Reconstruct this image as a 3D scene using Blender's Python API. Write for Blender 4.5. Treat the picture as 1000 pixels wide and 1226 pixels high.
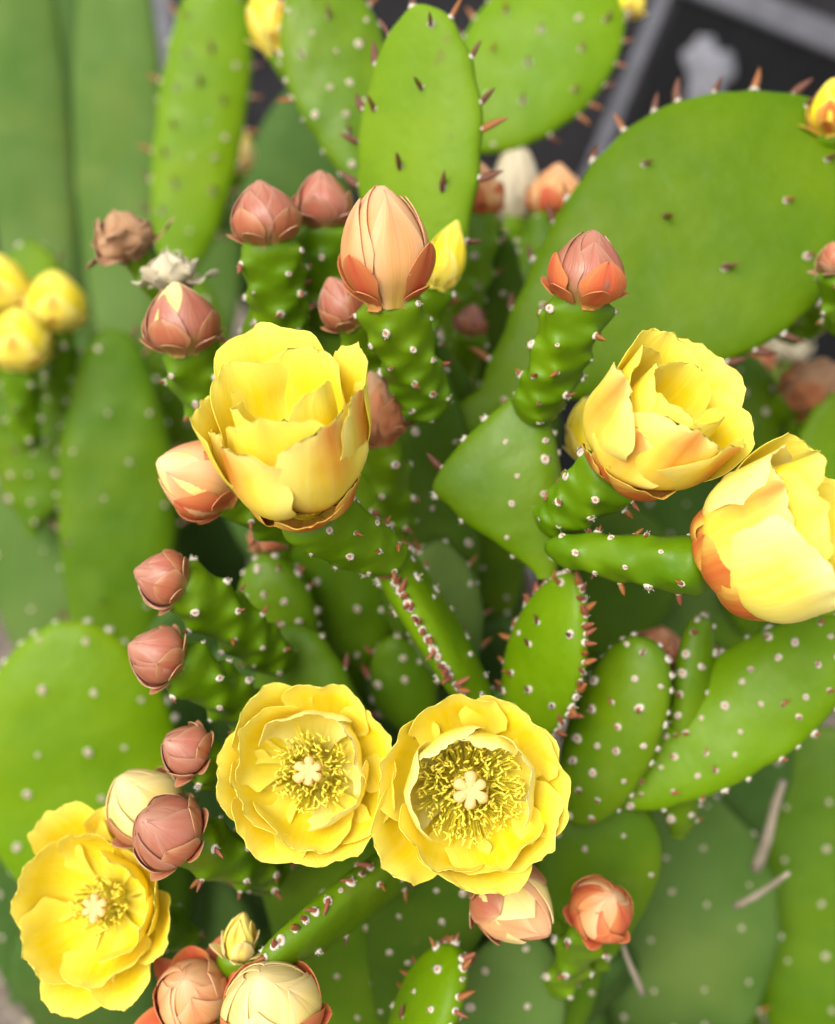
import bpy, math, random
import numpy as np
from mathutils import Vector, Matrix

# ------------------------------------------------------------------ camera, sky, sun, exposure
for o in list(bpy.data.objects):
    bpy.data.objects.remove(o)
sc = bpy.context.scene
COL = sc.collection
HFOV = math.radians(42.0)
PITCH = math.radians(30.0)
CAM = Vector((0, 0, 0.75))
FOCUS = 0.335
cd = bpy.data.cameras.new('camera')
cd.sensor_fit = 'HORIZONTAL'; cd.sensor_width = 36.0
cd.angle = HFOV
cd.clip_start = 0.01; cd.clip_end = 200
cd.dof.use_dof = True; cd.dof.focus_distance = FOCUS
cd.dof.aperture_fstop = cd.lens / 8.0
cam = bpy.data.objects.new('camera', cd); COL.objects.link(cam)
cam.location = CAM; cam.rotation_euler = (math.pi / 2 - PITCH, 0, 0)
sc.camera = cam

SUN_EL, SUN_AZ = math.radians(48), math.radians(212)      # azimuth clockwise from +Y: behind and left of the lens
w = bpy.data.worlds.new('World'); sc.world = w; w.use_nodes = True
nt = w.node_tree; nt.nodes.clear()
sky = nt.nodes.new('ShaderNodeTexSky'); sky.sky_type = 'NISHITA'; sky.sun_disc = False
sky.sun_elevation = SUN_EL; sky.sun_rotation = SUN_AZ; sky.dust_density = 4.0; sky.air_density = 1.0
hs = nt.nodes.new('ShaderNodeHueSaturation'); hs.inputs['Saturation'].default_value = 0.35   # thin even cloud
bg = nt.nodes.new('ShaderNodeBackground'); bg.inputs['Strength'].default_value = 0.15
wo = nt.nodes.new('ShaderNodeOutputWorld')
nt.links.new(sky.outputs[0], hs.inputs['Color']); nt.links.new(hs.outputs[0], bg.inputs[0]); nt.links.new(bg.outputs[0], wo.inputs[0])
sd = bpy.data.lights.new('sun', 'SUN'); sd.energy = 1.05; sd.angle = math.radians(35); sd.color = (1, 0.95, 0.86)
sun = bpy.data.objects.new('sun', sd); COL.objects.link(sun)
sdir = Vector((math.sin(SUN_AZ) * math.cos(SUN_EL), math.cos(SUN_AZ) * math.cos(SUN_EL), math.sin(SUN_EL)))
sun.rotation_euler = sdir.to_track_quat('Z', 'Y').to_euler()
sun.location = (0, 0, 3)
sc.view_settings.view_transform = 'Standard'; sc.view_settings.look = 'None'
sc.view_settings.gamma = 1.0; sc.view_settings.use_curve_mapping = False
sc.view_settings.exposure = 0.95
sc.render.engine = 'CYCLES'
sc.cycles.max_bounces = 8; sc.cycles.transmission_bounces = 6; sc.cycles.diffuse_bounces = 4

# ------------------------------------------------------------------ frame helpers (metres)
RT = Vector((1, 0, 0)); FW = Vector((0, math.cos(PITCH), -math.sin(PITCH))); UP = Vector((0, math.sin(PITCH), math.cos(PITCH)))
PX = 2 * math.tan(HFOV / 2) / 1000.0
def P(px, py, d):                       # a point d metres deep on the sight line of a photograph pixel
    return CAM + d * (FW + RT * ((px - 500) * PX) + UP * ((613 - py) * PX))
def D(right, up, toward):               # a direction: right, up, towards the lens
    return (RT * right + UP * up - FW * toward).normalized()
def mm(px, d): return px * PX * d       # size of a photograph pixel at depth d

rng = random.Random(11)
def frame(loc, z, xhint=None):
    z = Vector(z).normalized()
    h = Vector(xhint) if xhint is not None else (Vector((0, 0, 1)) if abs(z.z) < .9 else Vector((1, 0, 0)))
    y = z.cross(h)
    if y.length < 1e-5: y = z.cross(Vector((1, .3, .2)))
    y.normalize(); x = y.cross(z)
    M = Matrix((x, y, z)).transposed().to_4x4(); M.translation = loc
    return M

def link(name, data, parent=None, M=None):
    o = bpy.data.objects.new(name, data); COL.objects.link(o)
    if parent is not None: o.parent = parent
    if M is not None: o.matrix_local = M
    return o
def mesh_from(name, V, F, mats, uv=None, mi=None, smooth=True):
    me = bpy.data.meshes.new(name)
    me.from_pydata([tuple(p) for p in V], [], F)
    for m in mats: me.materials.append(m)
    if mi is not None: me.polygons.foreach_set('material_index', mi)
    if smooth: me.polygons.foreach_set('use_smooth', [True] * len(me.polygons))
    if uv is not None:
        l = me.uv_layers.new(name='UVMap'); idx = np.zeros(len(me.loops), int); me.loops.foreach_get('vertex_index', idx)
        l.data.foreach_set('uv', np.asarray(uv)[idx].astype(np.float32).ravel())
    me.update()
    return me

# ------------------------------------------------------------------ materials
def mat(name):
    m = bpy.data.materials.new(name); m.use_nodes = True
    n = m.node_tree; n.nodes.clear()
    out = n.nodes.new('ShaderNodeOutputMaterial')
    return m, n, out
def N(n, t, **kw):
    x = n.nodes.new(t)
    for k, v in kw.items():
        if k in x.inputs: x.inputs[k].default_value = v
        else: setattr(x, k, v)
    return x
def mixc(n, fac, a, b):
    x = n.nodes.new('ShaderNodeMix'); x.data_type = 'RGBA'
    for s, v in ((0, fac), (6, a), (7, b)):
        if hasattr(v, 'is_linked'): n.links.new(v, x.inputs[s])
        else: x.inputs[s].default_value = v if s == 0 else (*v, 1)
    return x.outputs[2]
def ramp(n, src, stops):
    r = n.nodes.new('ShaderNodeValToRGB'); n.links.new(src, r.inputs[0])
    e = r.color_ramp.elements
    while len(e) < len(stops): e.new(.5)
    for i, (p, c) in enumerate(stops):
        e[i].position = p; e[i].color = (*c, 1) if isinstance(c, tuple) else (c, c, c, 1)
    return r.outputs[0]

def green(name, a, b, rough=.42, spots=.25, scale=38, spec=.4, sss=0.0):
    m, n, out = mat(name)
    tc = N(n, 'ShaderNodeTexCoord'); 
    oi = N(n, 'ShaderNodeObjectInfo')
    mp = N(n, 'ShaderNodeVectorMath', operation='ADD'); n.links.new(tc.outputs['Object'], mp.inputs[0]); n.links.new(oi.outputs['Location'], mp.inputs[1])
    n1 = N(n, 'ShaderNodeTexNoise', Scale=scale, Detail=3.0, Roughness=.55); n.links.new(mp.outputs[0], n1.inputs['Vector'])
    c = mixc(n, ramp(n, n1.outputs[0], [(.3, 0.0), (.7, 1.0)]), a, b)
    n2 = N(n, 'ShaderNodeTexNoise', Scale=420.0, Detail=2.0); n.links.new(mp.outputs[0], n2.inputs['Vector'])
    c = mixc(n, ramp(n, n2.outputs[0], [(.58, 0.0), (.74, spots)]), c, tuple(min(1, x * 1.4 + .004) for x in a))
    n5 = N(n, 'ShaderNodeTexNoise', Scale=16.0, Detail=3.0); n.links.new(mp.outputs[0], n5.inputs['Vector'])
    c = mixc(n, ramp(n, n5.outputs[0], [(.52, 0.0), (.72, .4)]), c, tuple(x * y + z for x, y, z in zip(b, (1.35, 1.12, 1.0), (.008, .008, .0))))
    n6 = N(n, 'ShaderNodeTexNoise', Scale=27.0, Detail=5.0, Roughness=.7, Distortion=.6); n.links.new(mp.outputs[0], n6.inputs['Vector'])
    c = mixc(n, ramp(n, n6.outputs[0], [(.5, 0.0), (.75, .3)]), c, tuple(x * .7 + y for x, y in zip(b, (.03, .045, .005))))
    n4 = N(n, 'ShaderNodeTexNoise', Scale=105.0, Detail=4.0, Roughness=.65); n.links.new(mp.outputs[0], n4.inputs['Vector'])
    c = mixc(n, ramp(n, n4.outputs[0], [(.665, 0.0), (.73, .5)]), c, (.13, .12, .03))
    p = N(n, 'ShaderNodeBsdfPrincipled'); n.links.new(c, p.inputs['Base Color'])
    n3 = N(n, 'ShaderNodeTexNoise', Scale=90.0, Detail=2.0); n.links.new(mp.outputs[0], n3.inputs['Vector'])
    rr = ramp(n, n3.outputs[0], [(.25, rough - .1), (.75, rough + .14)]); n.links.new(rr, p.inputs['Roughness'])
    p.inputs['Specular IOR Level'].default_value = spec
    p.inputs['Subsurface Weight'].default_value = sss; p.inputs['Subsurface Radius'].default_value = (.5, 1, .05); p.inputs['Subsurface Scale'].default_value = .004
    bp = N(n, 'ShaderNodeBump', Strength=.12, Distance=.0006); n.links.new(n2.outputs[0], bp.inputs['Height'])
    b2 = N(n, 'ShaderNodeBump', Strength=.35, Distance=.0022); n.links.new(n3.outputs[0], b2.inputs['Height']); n.links.new(bp.outputs[0], b2.inputs['Normal']); n.links.new(b2.outputs[0], p.inputs['Normal'])
    n.links.new(p.outputs[0], out.inputs[0])
    return m

G_BIG = green('pad_big_smooth', (.060, .124, .0002), (.084, .152, .0005), .44, spec=.09, sss=.25)
G_BRIGHT = green('pad_bright', (.094, .190, .0004), (.126, .224, .001), .42, spec=.14, sss=.25)
G_YOUNG = green('pad_young', (.072, .150, .001), (.110, .190, .0015), .4, spec=.2, sss=.2)
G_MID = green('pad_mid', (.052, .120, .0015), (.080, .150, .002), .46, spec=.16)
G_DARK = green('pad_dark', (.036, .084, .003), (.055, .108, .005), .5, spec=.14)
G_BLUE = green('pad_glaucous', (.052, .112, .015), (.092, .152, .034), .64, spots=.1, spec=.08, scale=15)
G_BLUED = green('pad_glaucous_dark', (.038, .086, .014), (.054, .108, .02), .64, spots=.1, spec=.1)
G_PALE = green('pad_pale', (.112, .205, .004), (.136, .232, .006), .48, spec=.12, sss=.25)
G_TUBE = green('ovary', (.070, .156, .001), (.108, .198, .0015), .38, spec=.2, sss=.15)
G_WITHER = green('pad_withered', (.14, .085, .07), (.2, .13, .11), .7, spec=.1)

def petal_mat(name, base, mid, edge, streak=None, s_amt=1.0, s_w=.16, s_v=.35, trans=.42, rough=.5, e0=.18, spec=.2):
    m, n, out = mat(name)
    uv = N(n, 'ShaderNodeUVMap'); sep = N(n, 'ShaderNodeSeparateXYZ'); n.links.new(uv.outputs[0], sep.inputs[0])
    oi = N(n, 'ShaderNodeObjectInfo')
    # streaky veins along the petal
    mp = N(n, 'ShaderNodeMapping'); mp.inputs['Scale'].default_value = (26, 1.6, 1)
    ad = N(n, 'ShaderNodeVectorMath', operation='ADD'); n.links.new(uv.outputs[0], ad.inputs[0]); n.links.new(oi.outputs['Random'], ad.inputs[1])
    n.links.new(ad.outputs[0], mp.inputs['Vector'])
    vn = N(n, 'ShaderNodeTexNoise', Scale=1.0, Detail=3.0); n.links.new(mp.outputs[0], vn.inputs['Vector'])
    bn = N(n, 'ShaderNodeTexNoise', Scale=3.5, Detail=2.0); n.links.new(ad.outputs[0], bn.inputs['Vector'])
    # u distance from the midrib
    du = N(n, 'ShaderNodeMath', operation='SUBTRACT'); n.links.new(sep.outputs[0], du.inputs[0]); du.inputs[1].default_value = .5
    au = N(n, 'ShaderNodeMath', operation='ABSOLUTE'); n.links.new(du.outputs[0], au.inputs[0])
    c = ramp(n, sep.outputs[1], [(0, base), (.38, mid), (.75, mid), (1, edge)])
    c = mixc(n, ramp(n, au.outputs[0], [(e0, 0.0), (.5, .7)]), c, edge)
    c = mixc(n, ramp(n, vn.outputs[0], [(.4, 0.0), (.75, .4)]), c, edge)
    c = mixc(n, ramp(n, bn.outputs[0], [(.45, 0.0), (.8, .35)]), c, mid)
    if streak:
        wob = N(n, 'ShaderNodeMath', operation='MULTIPLY_ADD'); n.links.new(bn.outputs[0], wob.inputs[0]); wob.inputs[1].default_value = .22
        n.links.new(au.outputs[0], wob.inputs[2])
        f1 = ramp(n, wob.outputs[0], [(.11, 1.0), (.11 + s_w, 0.0)])
        f2 = ramp(n, sep.outputs[1], [(s_v, 0.0), (min(.98, s_v + .3), 1.0)])
        mu = N(n, 'ShaderNodeMath', operation='MULTIPLY'); n.links.new(f1, mu.inputs[0]); n.links.new(f2, mu.inputs[1])
        m2 = N(n, 'ShaderNodeMath', operation='MULTIPLY'); n.links.new(mu.outputs[0], m2.inputs[0]); m2.inputs[1].default_value = s_amt
        c = mixc(n, m2.outputs[0], c, streak)
    p = N(n, 'ShaderNodeBsdfPrincipled', Roughness=rough); n.links.new(c, p.inputs['Base Color'])
    p.inputs['Specular IOR Level'].default_value = spec
    bp = N(n, 'ShaderNodeBump', Strength=.4, Distance=.0005); n.links.new(vn.outputs[0], bp.inputs['Height']); n.links.new(bp.outputs[0], p.inputs['Normal'])
    t = N(n, 'ShaderNodeBsdfTranslucent'); n.links.new(c, t.inputs[0])
    mx = N(n, 'ShaderNodeMixShader'); mx.inputs[0].default_value = trans
    n.links.new(p.outputs[0], mx.inputs[1]); n.links.new(t.outputs[0], mx.inputs[2]); n.links.new(mx.outputs[0], out.inputs[0])
    return m
YB, YM, YE = (.66, .56, .012), (.95, .755, .012), (.93, .82, .15)
RED = (.66, .22, .03)
PET_IN = petal_mat('petal_inner', YB, YM, YE, trans=.26, rough=.62)
PET_MID = petal_mat('petal_middle', YB, YM, YE, (.85, .48, .05), .6, .22, .4, trans=.28)
PET_OUT = petal_mat('petal_outer', (.86, .72, .05), (.94, .77, .07), (.95, .84, .27), RED, .85, .26, .38, trans=.3)
SEPAL = petal_mat('sepal', (.6, .45, .05), (.58, .2, .03), (.85, .6, .1), (.5, .11, .025), .9, .35, .1, trans=.2)
B_PINK = petal_mat('bud_pink', (.40, .33, .05), (.335, .108, .060), (.42, .215, .135), (.40, .10, .06), .5, .3, .3, trans=.08, rough=.36, e0=.38, spec=.45)
B_RUST = petal_mat('bud_rust', (.40, .31, .05), (.38, .118, .052), (.47, .26, .12), (.36, .08, .04), .55, .3, .3, trans=.08, rough=.36, e0=.38, spec=.45)
B_CREAM = petal_mat('bud_cream', (.6, .5, .06), (.8, .62, .17), (.85, .68, .33), (.75, .4, .14), .22, .25, .6, trans=.2, rough=.45)
B_PEACH = petal_mat('bud_peach', (.60, .40, .04), (.72, .36, .12), (.80, .48, .26), (.68, .22, .11), .55, .34, .4, trans=.2, rough=.45)
B_CORAL = petal_mat('bud_coral', (.5, .28, .05), (.56, .14, .04), (.6, .22, .08), (.58, .10, .05), .8, .35, .1, trans=.15, rough=.42)
B_DRY = petal_mat('bud_dry', (.3, .15, .06), (.34, .18, .085), (.44, .27, .15), (.22, .1, .05), .6, .2, .3, trans=.1, rough=.8)
B_RUSTDRY = petal_mat('bud_rusty_dry', (.36, .1, .03), (.38, .13, .05), (.44, .2, .09), (.22, .08, .04), .6, .2, .3, trans=.1, rough=.75)
B_PALE = petal_mat('bud_pale', (.50, .42, .22), (.58, .50, .32), (.64, .57, .42), None, trans=.2, rough=.8)

def plain(name, c, rough=.6, noise=.2, scale=300, spec=.3, metal=0.0):
    m, n, out = mat(name)
    tc = N(n, 'ShaderNodeTexCoord'); nn = N(n, 'ShaderNodeTexNoise', Scale=float(scale), Detail=4.0); n.links.new(tc.outputs['Object'], nn.inputs['Vector'])
    col = mixc(n, ramp(n, nn.outputs[0], [(.3, 0.0), (.7, 1.0)]), tuple(x * (1 - noise) for x in c), tuple(min(1, x * (1 + noise)) for x in c))
    p = N(n, 'ShaderNodeBsdfPrincipled', Roughness=rough, Metallic=metal); n.links.new(col, p.inputs['Base Color']); p.inputs['Specular IOR Level'].default_value = spec
    bp = N(n, 'ShaderNodeBump', Strength=.3, Distance=.002); n.links.new(nn.outputs[0], bp.inputs['Height']); n.links.new(bp.outputs[0], p.inputs['Normal'])
    n.links.new(p.outputs[0], out.inputs[0])
    return m
WOOL = plain('areole_wool', (.56, .5, .4), .9, .2, 900)
WOOLB = plain('areole_core', (.42, .2, .1), .9, .4, 900)
SPIKE = plain('leaf_spike', (.115, .036, .015), .42, .45, 260, .5)
SPIKEO = plain('leaf_spike_orange', (.26, .09, .016), .42, .35, 260, .5)
ANTHER = plain('anther', (.92, .74, .08), .7, .2, 900)
FILAM = plain('filament', (.74, .62, .03), .6, .2, 900)
STIG = plain('stigma', (.72, .46, .17), .7, .06, 700)

# ------------------------------------------------------------------ shared small meshes
def areole_mesh(nseg=9, seed=0):
    r = random.Random(seed)
    prof = [(1.0, -.25), (.98, .22), (.72, .48), (.42, .30)]
    V = []; F = []; mi = []
    for i, (rad, z) in enumerate(prof):
        for k in range(nseg):
            a = 2 * math.pi * k / nseg; q = rad * (1 + r.uniform(-.1, .1))
            V.append((q * math.cos(a), q * math.sin(a) * .86, z + r.uniform(-.06, .06)))
    V.append((0, 0, .42)); c = len(V) - 1
    for i in range(3):
        for k in range(nseg):
            F.append((i * nseg + k, i * nseg + (k + 1) % nseg, (i + 1) * nseg + (k + 1) % nseg, (i + 1) * nseg + k)); mi.append(0)
    for k in range(nseg): F.append((3 * nseg + k, 3 * nseg + (k + 1) % nseg, c)); mi.append(1)
    for k in range(nseg):
        if r.random() < .6:
            a = 2 * math.pi * (k + .5) / nseg; V.append((.95 * math.cos(a) + r.uniform(-.2, .2), .8 * math.sin(a) + r.uniform(-.2, .2), r.uniform(.7, 1.3))); F.append((2 * nseg + k, 2 * nseg + (k + 1) % nseg, len(V) - 1)); mi.append(0)
    return mesh_from('areole', V, F, [WOOL, WOOLB], mi=mi)
AREOLES = [areole_mesh(9, s) for s in range(4)]
def spike_mesh(fat, curve, mt, seed):
    r = random.Random(seed); ns = 7
    V = []; F = []
    rings = [(0, .55), (.15, .95), (.4, 1.0), (.68, .7), (.88, .32)]
    for z, q in rings:
        for k in range(ns):
            a = 2 * math.pi * k / ns
            V.append((fat * q * math.cos(a) + curve * z * z, fat * .7 * q * math.sin(a), z))
    V.append((curve, 0, 1.0)); t = len(V) - 1
    for i in range(len(rings) - 1):
        for k in range(ns): F.append((i * ns + k, i * ns + (k + 1) % ns, (i + 1) * ns + (k + 1) % ns, (i + 1) * ns + k))
    for k in range(ns): F.append(((len(rings) - 1) * ns + k, (len(rings) - 1) * ns + (k + 1) % ns, t))
    F.append(tuple(range(ns - 1, -1, -1)))
    return mesh_from('leaf_spike', V, F, [mt])
SPIKES = [spike_mesh(.14, .15, SPIKE, 1), spike_mesh(.17, -.12, SPIKE, 2), spike_mesh(.15, .25, SPIKEO, 3)]
LEAFLET = plain('leaflet', (.25, .075, .035), .45, .4, 260, .4)
BUDLETS = [spike_mesh(.23, .3, LEAFLET, 4), spike_mesh(.26, .1, SPIKEO, 5), spike_mesh(.2, -.2, LEAFLET, 6)]

def wob(p, seed, freq):                       # cheap smooth noise, vectorised, about -1..1
    r = np.random.RandomState(seed); s = 0
    for i in range(5):
        k = r.normal(size=3); k /= np.linalg.norm(k)
        s = s + np.sin((p @ k) * freq * (.7 + .35 * i) * 2 * math.pi + r.uniform(0, 6.28)) / (1 + .5 * i)
    return s / 2.2

def grid_faces(nv, nu, wrap):
    F = []
    m = nu if wrap else nu - 1
    for i in range(nv - 1):
        for k in range(m):
            F.append((i * nu + k, i * nu + (k + 1) % nu, (i + 1) * nu + (k + 1) % nu, (i + 1) * nu + k))
    return F

def put_areole(par, p, n, size, r, spike=0.0, sp_dir=None, sp_len=.006, sp_set=None):
    n = Vector(n).normalized(); p = Vector(p)
    M = frame(p - n * size * .1, n, Vector((r.uniform(-1, 1), r.uniform(-1, 1), r.uniform(-1, 1))))
    s = size * r.choice((r.uniform(.6, .9), r.uniform(.85, 1.25)))
    link('areole', r.choice(AREOLES), par, M @ Matrix.Diagonal((s, s, s * .9, 1)))
    if r.random() < spike:
        d = n * .75 + Vector(sp_dir if sp_dir is not None else (0, 0, 1)) * .8
        jt = .75 if sp_set is BUDLETS else .3
        d += Vector((r.uniform(-jt, jt), r.uniform(-jt, jt), r.uniform(-jt, jt)))
        if sp_set is BUDLETS and abs(n.y) < .6: d.y += r.choice((-1, 1)) * r.uniform(.3, 1.1)
        d.normalize(); l = sp_len * r.uniform(.75, 1.25)
        off = Vector(sp_dir if sp_dir is not None else (0, 0, 1)) * -s * .5
        link('leaf_spike', r.choice(sp_set or SPIKES), par, frame(p + off - d * l * .06, d, n) @ Matrix.Diagonal((l, l, l, 1)))

# ------------------------------------------------------------------ cactus pads
def pad(plant, base, tip, width, face, thick=.013, k=1.35, q=.62, bend=0.0, side=0.0, m=None, rows=0.020, ar=.0016, spike=.0, sp_len=.007,
        rim=0, rim_spike=.6, rim_set=None, bump=.0006, faces=(1,), seed=0, label=None, neck=.16, name='pad', lump=.0012, hi=True, sp_dir=(.2, 0, 1), face_set=None, outline=None):
    r = random.Random(seed * 7 + 3)
    base = Vector(base); tip = Vector(tip); ax = tip - base; L = ax.length; z = ax.normalized()
    y = Vector(face); y = (y - z * y.dot(z)).normalized(); x = y.cross(z)
    M = Matrix((x, y, z)).transposed().to_4x4(); M.translation = base
    hw0 = width / 2; ht0 = thick / 2
    if outline:
        oa = np.array(outline, float); ov_ = np.linspace(0, 1, 121); ker = np.hanning(19); ker /= ker.sum()
        sm = lambda col: np.convolve(np.concatenate([np.full(9, oa[0, col]), np.interp(ov_, oa[:, 0], oa[:, col]), np.zeros(9)]), ker, 'valid') * np.clip((1 - ov_) * 14, 0, 1) ** .5
        ol_, or_ = sm(1), sm(2)
    def fprof(v):
        if outline: return np.clip((np.interp(v, ov_, ol_) + np.interp(v, ov_, or_)) / (2 * hw0), .02, 2)
        v = np.clip(v, 1e-4, 1 - 1e-5)
        f = np.sin(math.pi * v ** k) ** q
        return np.maximum(f, neck * np.clip(1 - v * 3, 0, 1))
    def S0(v, th):
        f = fprof(v); hw = hw0 * f; ht = ht0 * np.clip(f, 0, 1) ** .55
        c, s = np.cos(th), np.sin(th)
        if outline:
            hw = np.where(c > 0, np.interp(v, ov_, ol_), np.interp(v, ov_, or_))
        X = hw * np.sign(c) * np.abs(c) ** .85; Y = ht * np.sign(s) * np.abs(s) ** .8
        Z = v * L
        Y = Y + bend * L * ((v - .3) ** 2) + side * X * X / max(hw0, 1e-4) * .6
        Pn = np.stack([X, Y, Z], -1)
        return Pn
    def S(v, th):
        p = S0(v, th)
        g = wob(p, seed + 5, 14.0) * lump * np.minimum(1, 6 * (1 - v))[..., None].squeeze(-1)
        p = p.copy(); p[..., 1] += g
        p[..., 0] *= 1 + .02 * wob(p, seed + 9, 9.0)
        return p
    def nrm(v, th, e=1e-3):
        v = min(max(v, .01), .985)
        a = S(np.array([v + e]), np.array([th]))[0] - S(np.array([v - e]), np.array([th]))[0]
        b = S(np.array([v]), np.array([th + 4 * e]))[0] - S(np.array([v]), np.array([th - 4 * e]))[0]
        n_ = np.cross(b, a); n_ /= np.linalg.norm(n_) + 1e-12
        return n_
    spots = []                                    # v, theta, rim?
    if rows:
        nr = int(L / rows)
        for i in range(nr + 1):
            v = (i + .6) / (nr + 1)
            f = float(fprof(np.array(v))); nc = int(2 * hw0 * f * .86 / rows)
            for j in range(nc + 1):
                xx = ((j + .5 + (.25 if i % 2 else -.25)) / (nc + 1) * 2 - 1) * .9 + r.uniform(-.5, .5) * min(.3, .5 * rows / hw0)
                if r.random() < .12: continue
                if abs(xx) > .93: continue
                cth = math.copysign(abs(xx) ** (1 / .85), xx)
                for fs in faces:
                    spots.append((min(.97, v + r.uniform(-.22, .22) * rows / L), math.acos(cth) * fs, False))
    for i in range(rim):
        t = (i + .5 + r.uniform(-.25, .25)) / rim
        # walk round the rim: up one side, down the other
        a = t * 2 - 1
        v = 1 - abs(a) ** 1.35 * .9
        spots.append((min(v, .993), 0.0 if a > 0 else math.pi, True))
    bump = max(bump, 1e-6)
    nv, nu = (46, 40) if hi else (26, 24)
    tt = (1 - np.cos(np.linspace(0, math.pi, nv))) / 2
    VV, TH = np.meshgrid(tt, np.linspace(0, 2 * math.pi, nu, endpoint=False), indexing='ij')
    V = S(VV, TH).reshape(-1, 3)
    cents = [S(np.array([v]), np.array([th]))[0] for v, th, _ in spots]
    norms = []
    for (v, th, rm), c in zip(spots, cents):
        n_ = nrm(v, th)
        if rm: 
            n_ = n_ * .4 + np.array([c[0] / hw0 * .8, 0, max(0, (c[2] / L - .55) * 2.2)]) ; n_ /= np.linalg.norm(n_) + 1e-9
        norms.append(n_)
    if cents:
        C = np.array(cents); Nn = np.array(norms) * np.array([max(bump, .0013) / max(bump, 1e-9) if q_[2] else 1.0 for q_ in spots])[:, None]
        d2 = ((V[:, None, :] - C[None]) ** 2).sum(-1)
        wgt = np.exp(-d2 / (2 * .0042 ** 2))
        wgt = wgt / np.maximum(1, wgt.sum(1, keepdims=True))
        V = V + (wgt[:, :, None] * Nn[None] * bump).sum(1)
    F = grid_faces(nv, nu, True)
    F.append(tuple(range(nu - 1, -1, -1))); F.append(tuple((nv - 1) * nu + i for i in range(nu)))
    me = mesh_from(name, V, F, [m or G_MID])
    o = link(name, me, plant, Matrix.Translation(-plant.location) @ M)
    if label: o['label'] = label
    for (v, th, rm), c, n_ in zip(spots, cents, norms):
        p = c + n_ * (max(bump, .0013) if rm else bump)
        if rm: put_areole(o, p, n_, ar, r, rim_spike, (0, 0, .6), sp_len, rim_set)
        else: put_areole(o, p, n_, ar, r, spike, sp_dir, sp_len * .85, face_set)
    return o

# ------------------------------------------------------------------ green ovary under a flower (flower-local space)
def ovary(fl, base_local, r0, r1, n_ar, seed, m=None, ar=.00145, spike=.45, bump=.0030, bow=.12, sp_len=.004, flat=.8, hi=True, top=.0022):
    r = random.Random(seed * 13 + 1)
    r0 *= .7; r1 *= .8; n_ar = int(n_ar * 1.6)
    b = np.array(base_local); L = np.linalg.norm(b)
    t0 = -b / L
    ctl = b * .5 + np.array([0, 0, -1]) * L * bow
    def cen(v): v = v[..., None]; return (1 - v) ** 2 * b + 2 * v * (1 - v) * ctl + v ** 2 * np.array([0, 0, top])
    def tan(v): v = v[..., None]; d = 2 * (1 - v) * (ctl - b) + 2 * v * (np.array([0, 0, top]) - ctl); return d / (np.linalg.norm(d, axis=-1, keepdims=True) + 1e-9)
    ref = np.array([1., .2, .1]); ref = ref - t0 * ref.dot(t0); ref /= np.linalg.norm(ref)
    def S(v, th):
        T = tan(v); X = ref - T * (T @ ref)[..., None]; X /= np.linalg.norm(X, axis=-1, keepdims=True); Y = np.cross(T, X)
        rad = (r0 + (r1 - r0) * np.clip(v, 0, 1) ** .75) * np.clip(1 - np.clip((v - .93) / .07, 0, 1) ** 2 * .25, 0, 1)
        rad = rad * (.55 + .45 * np.clip(v / .12, 0, 1) ** .5)
        return cen(v) + rad[..., None] * (np.cos(th)[..., None] * X + np.sin(th)[..., None] * Y * flat)
    spots = [(.06 + .9 * (i + .5) / n_ar, (i * 2.39996 + r.uniform(-.2, .2))) for i in range(n_ar)]
    nv, nu = (52, 48) if hi else (22, 20)
    VV, TH = np.meshgrid(np.linspace(0, 1.0, nv), np.linspace(0, 2 * math.pi, nu, endpoint=False), indexing='ij')
    V = S(VV, TH).reshape(-1, 3)
    cs = []; ns = []
    for v, th in spots:
        c = S(np.array([v]), np.array([th]))[0]; n_ = c - cen(np.array([v]))[0]; n_ /= np.linalg.norm(n_)
        cs.append(c); ns.append(n_ + tan(np.array([v]))[0] * .35)
    C = np.array(cs); Nn = np.array(ns)
    tang = np.array([tan(np.array([v]))[0] for v, _ in spots])
    d = V[:, None, :] - C[None]; al = (d * tang[None]).sum(-1); pe2 = (d ** 2).sum(-1) - al ** 2
    wgt = np.exp(-np.where(al < 0, al ** 2 / (2 * .0046 ** 2), al ** 2 / (2 * .0018 ** 2)) - pe2 / (2 * .0025 ** 2))
    V = V + (wgt[:, :, None] * Nn[None] * bump).sum(1)
    F = grid_faces(nv, nu, True); F.append(tuple(range(nu - 1, -1, -1))); F.append(tuple((nv - 1) * nu + i for i in range(nu)))
    link('ovary', mesh_from('ovary', V, F, [m or G_TUBE]), fl, Matrix.Identity(4))
    for c, n_, tg in zip(cs, ns, tang):
        put_areole(fl, c + n_ * bump * .95, n_, ar, r, spike, tg * -.3, sp_len, BUDLETS)

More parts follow.
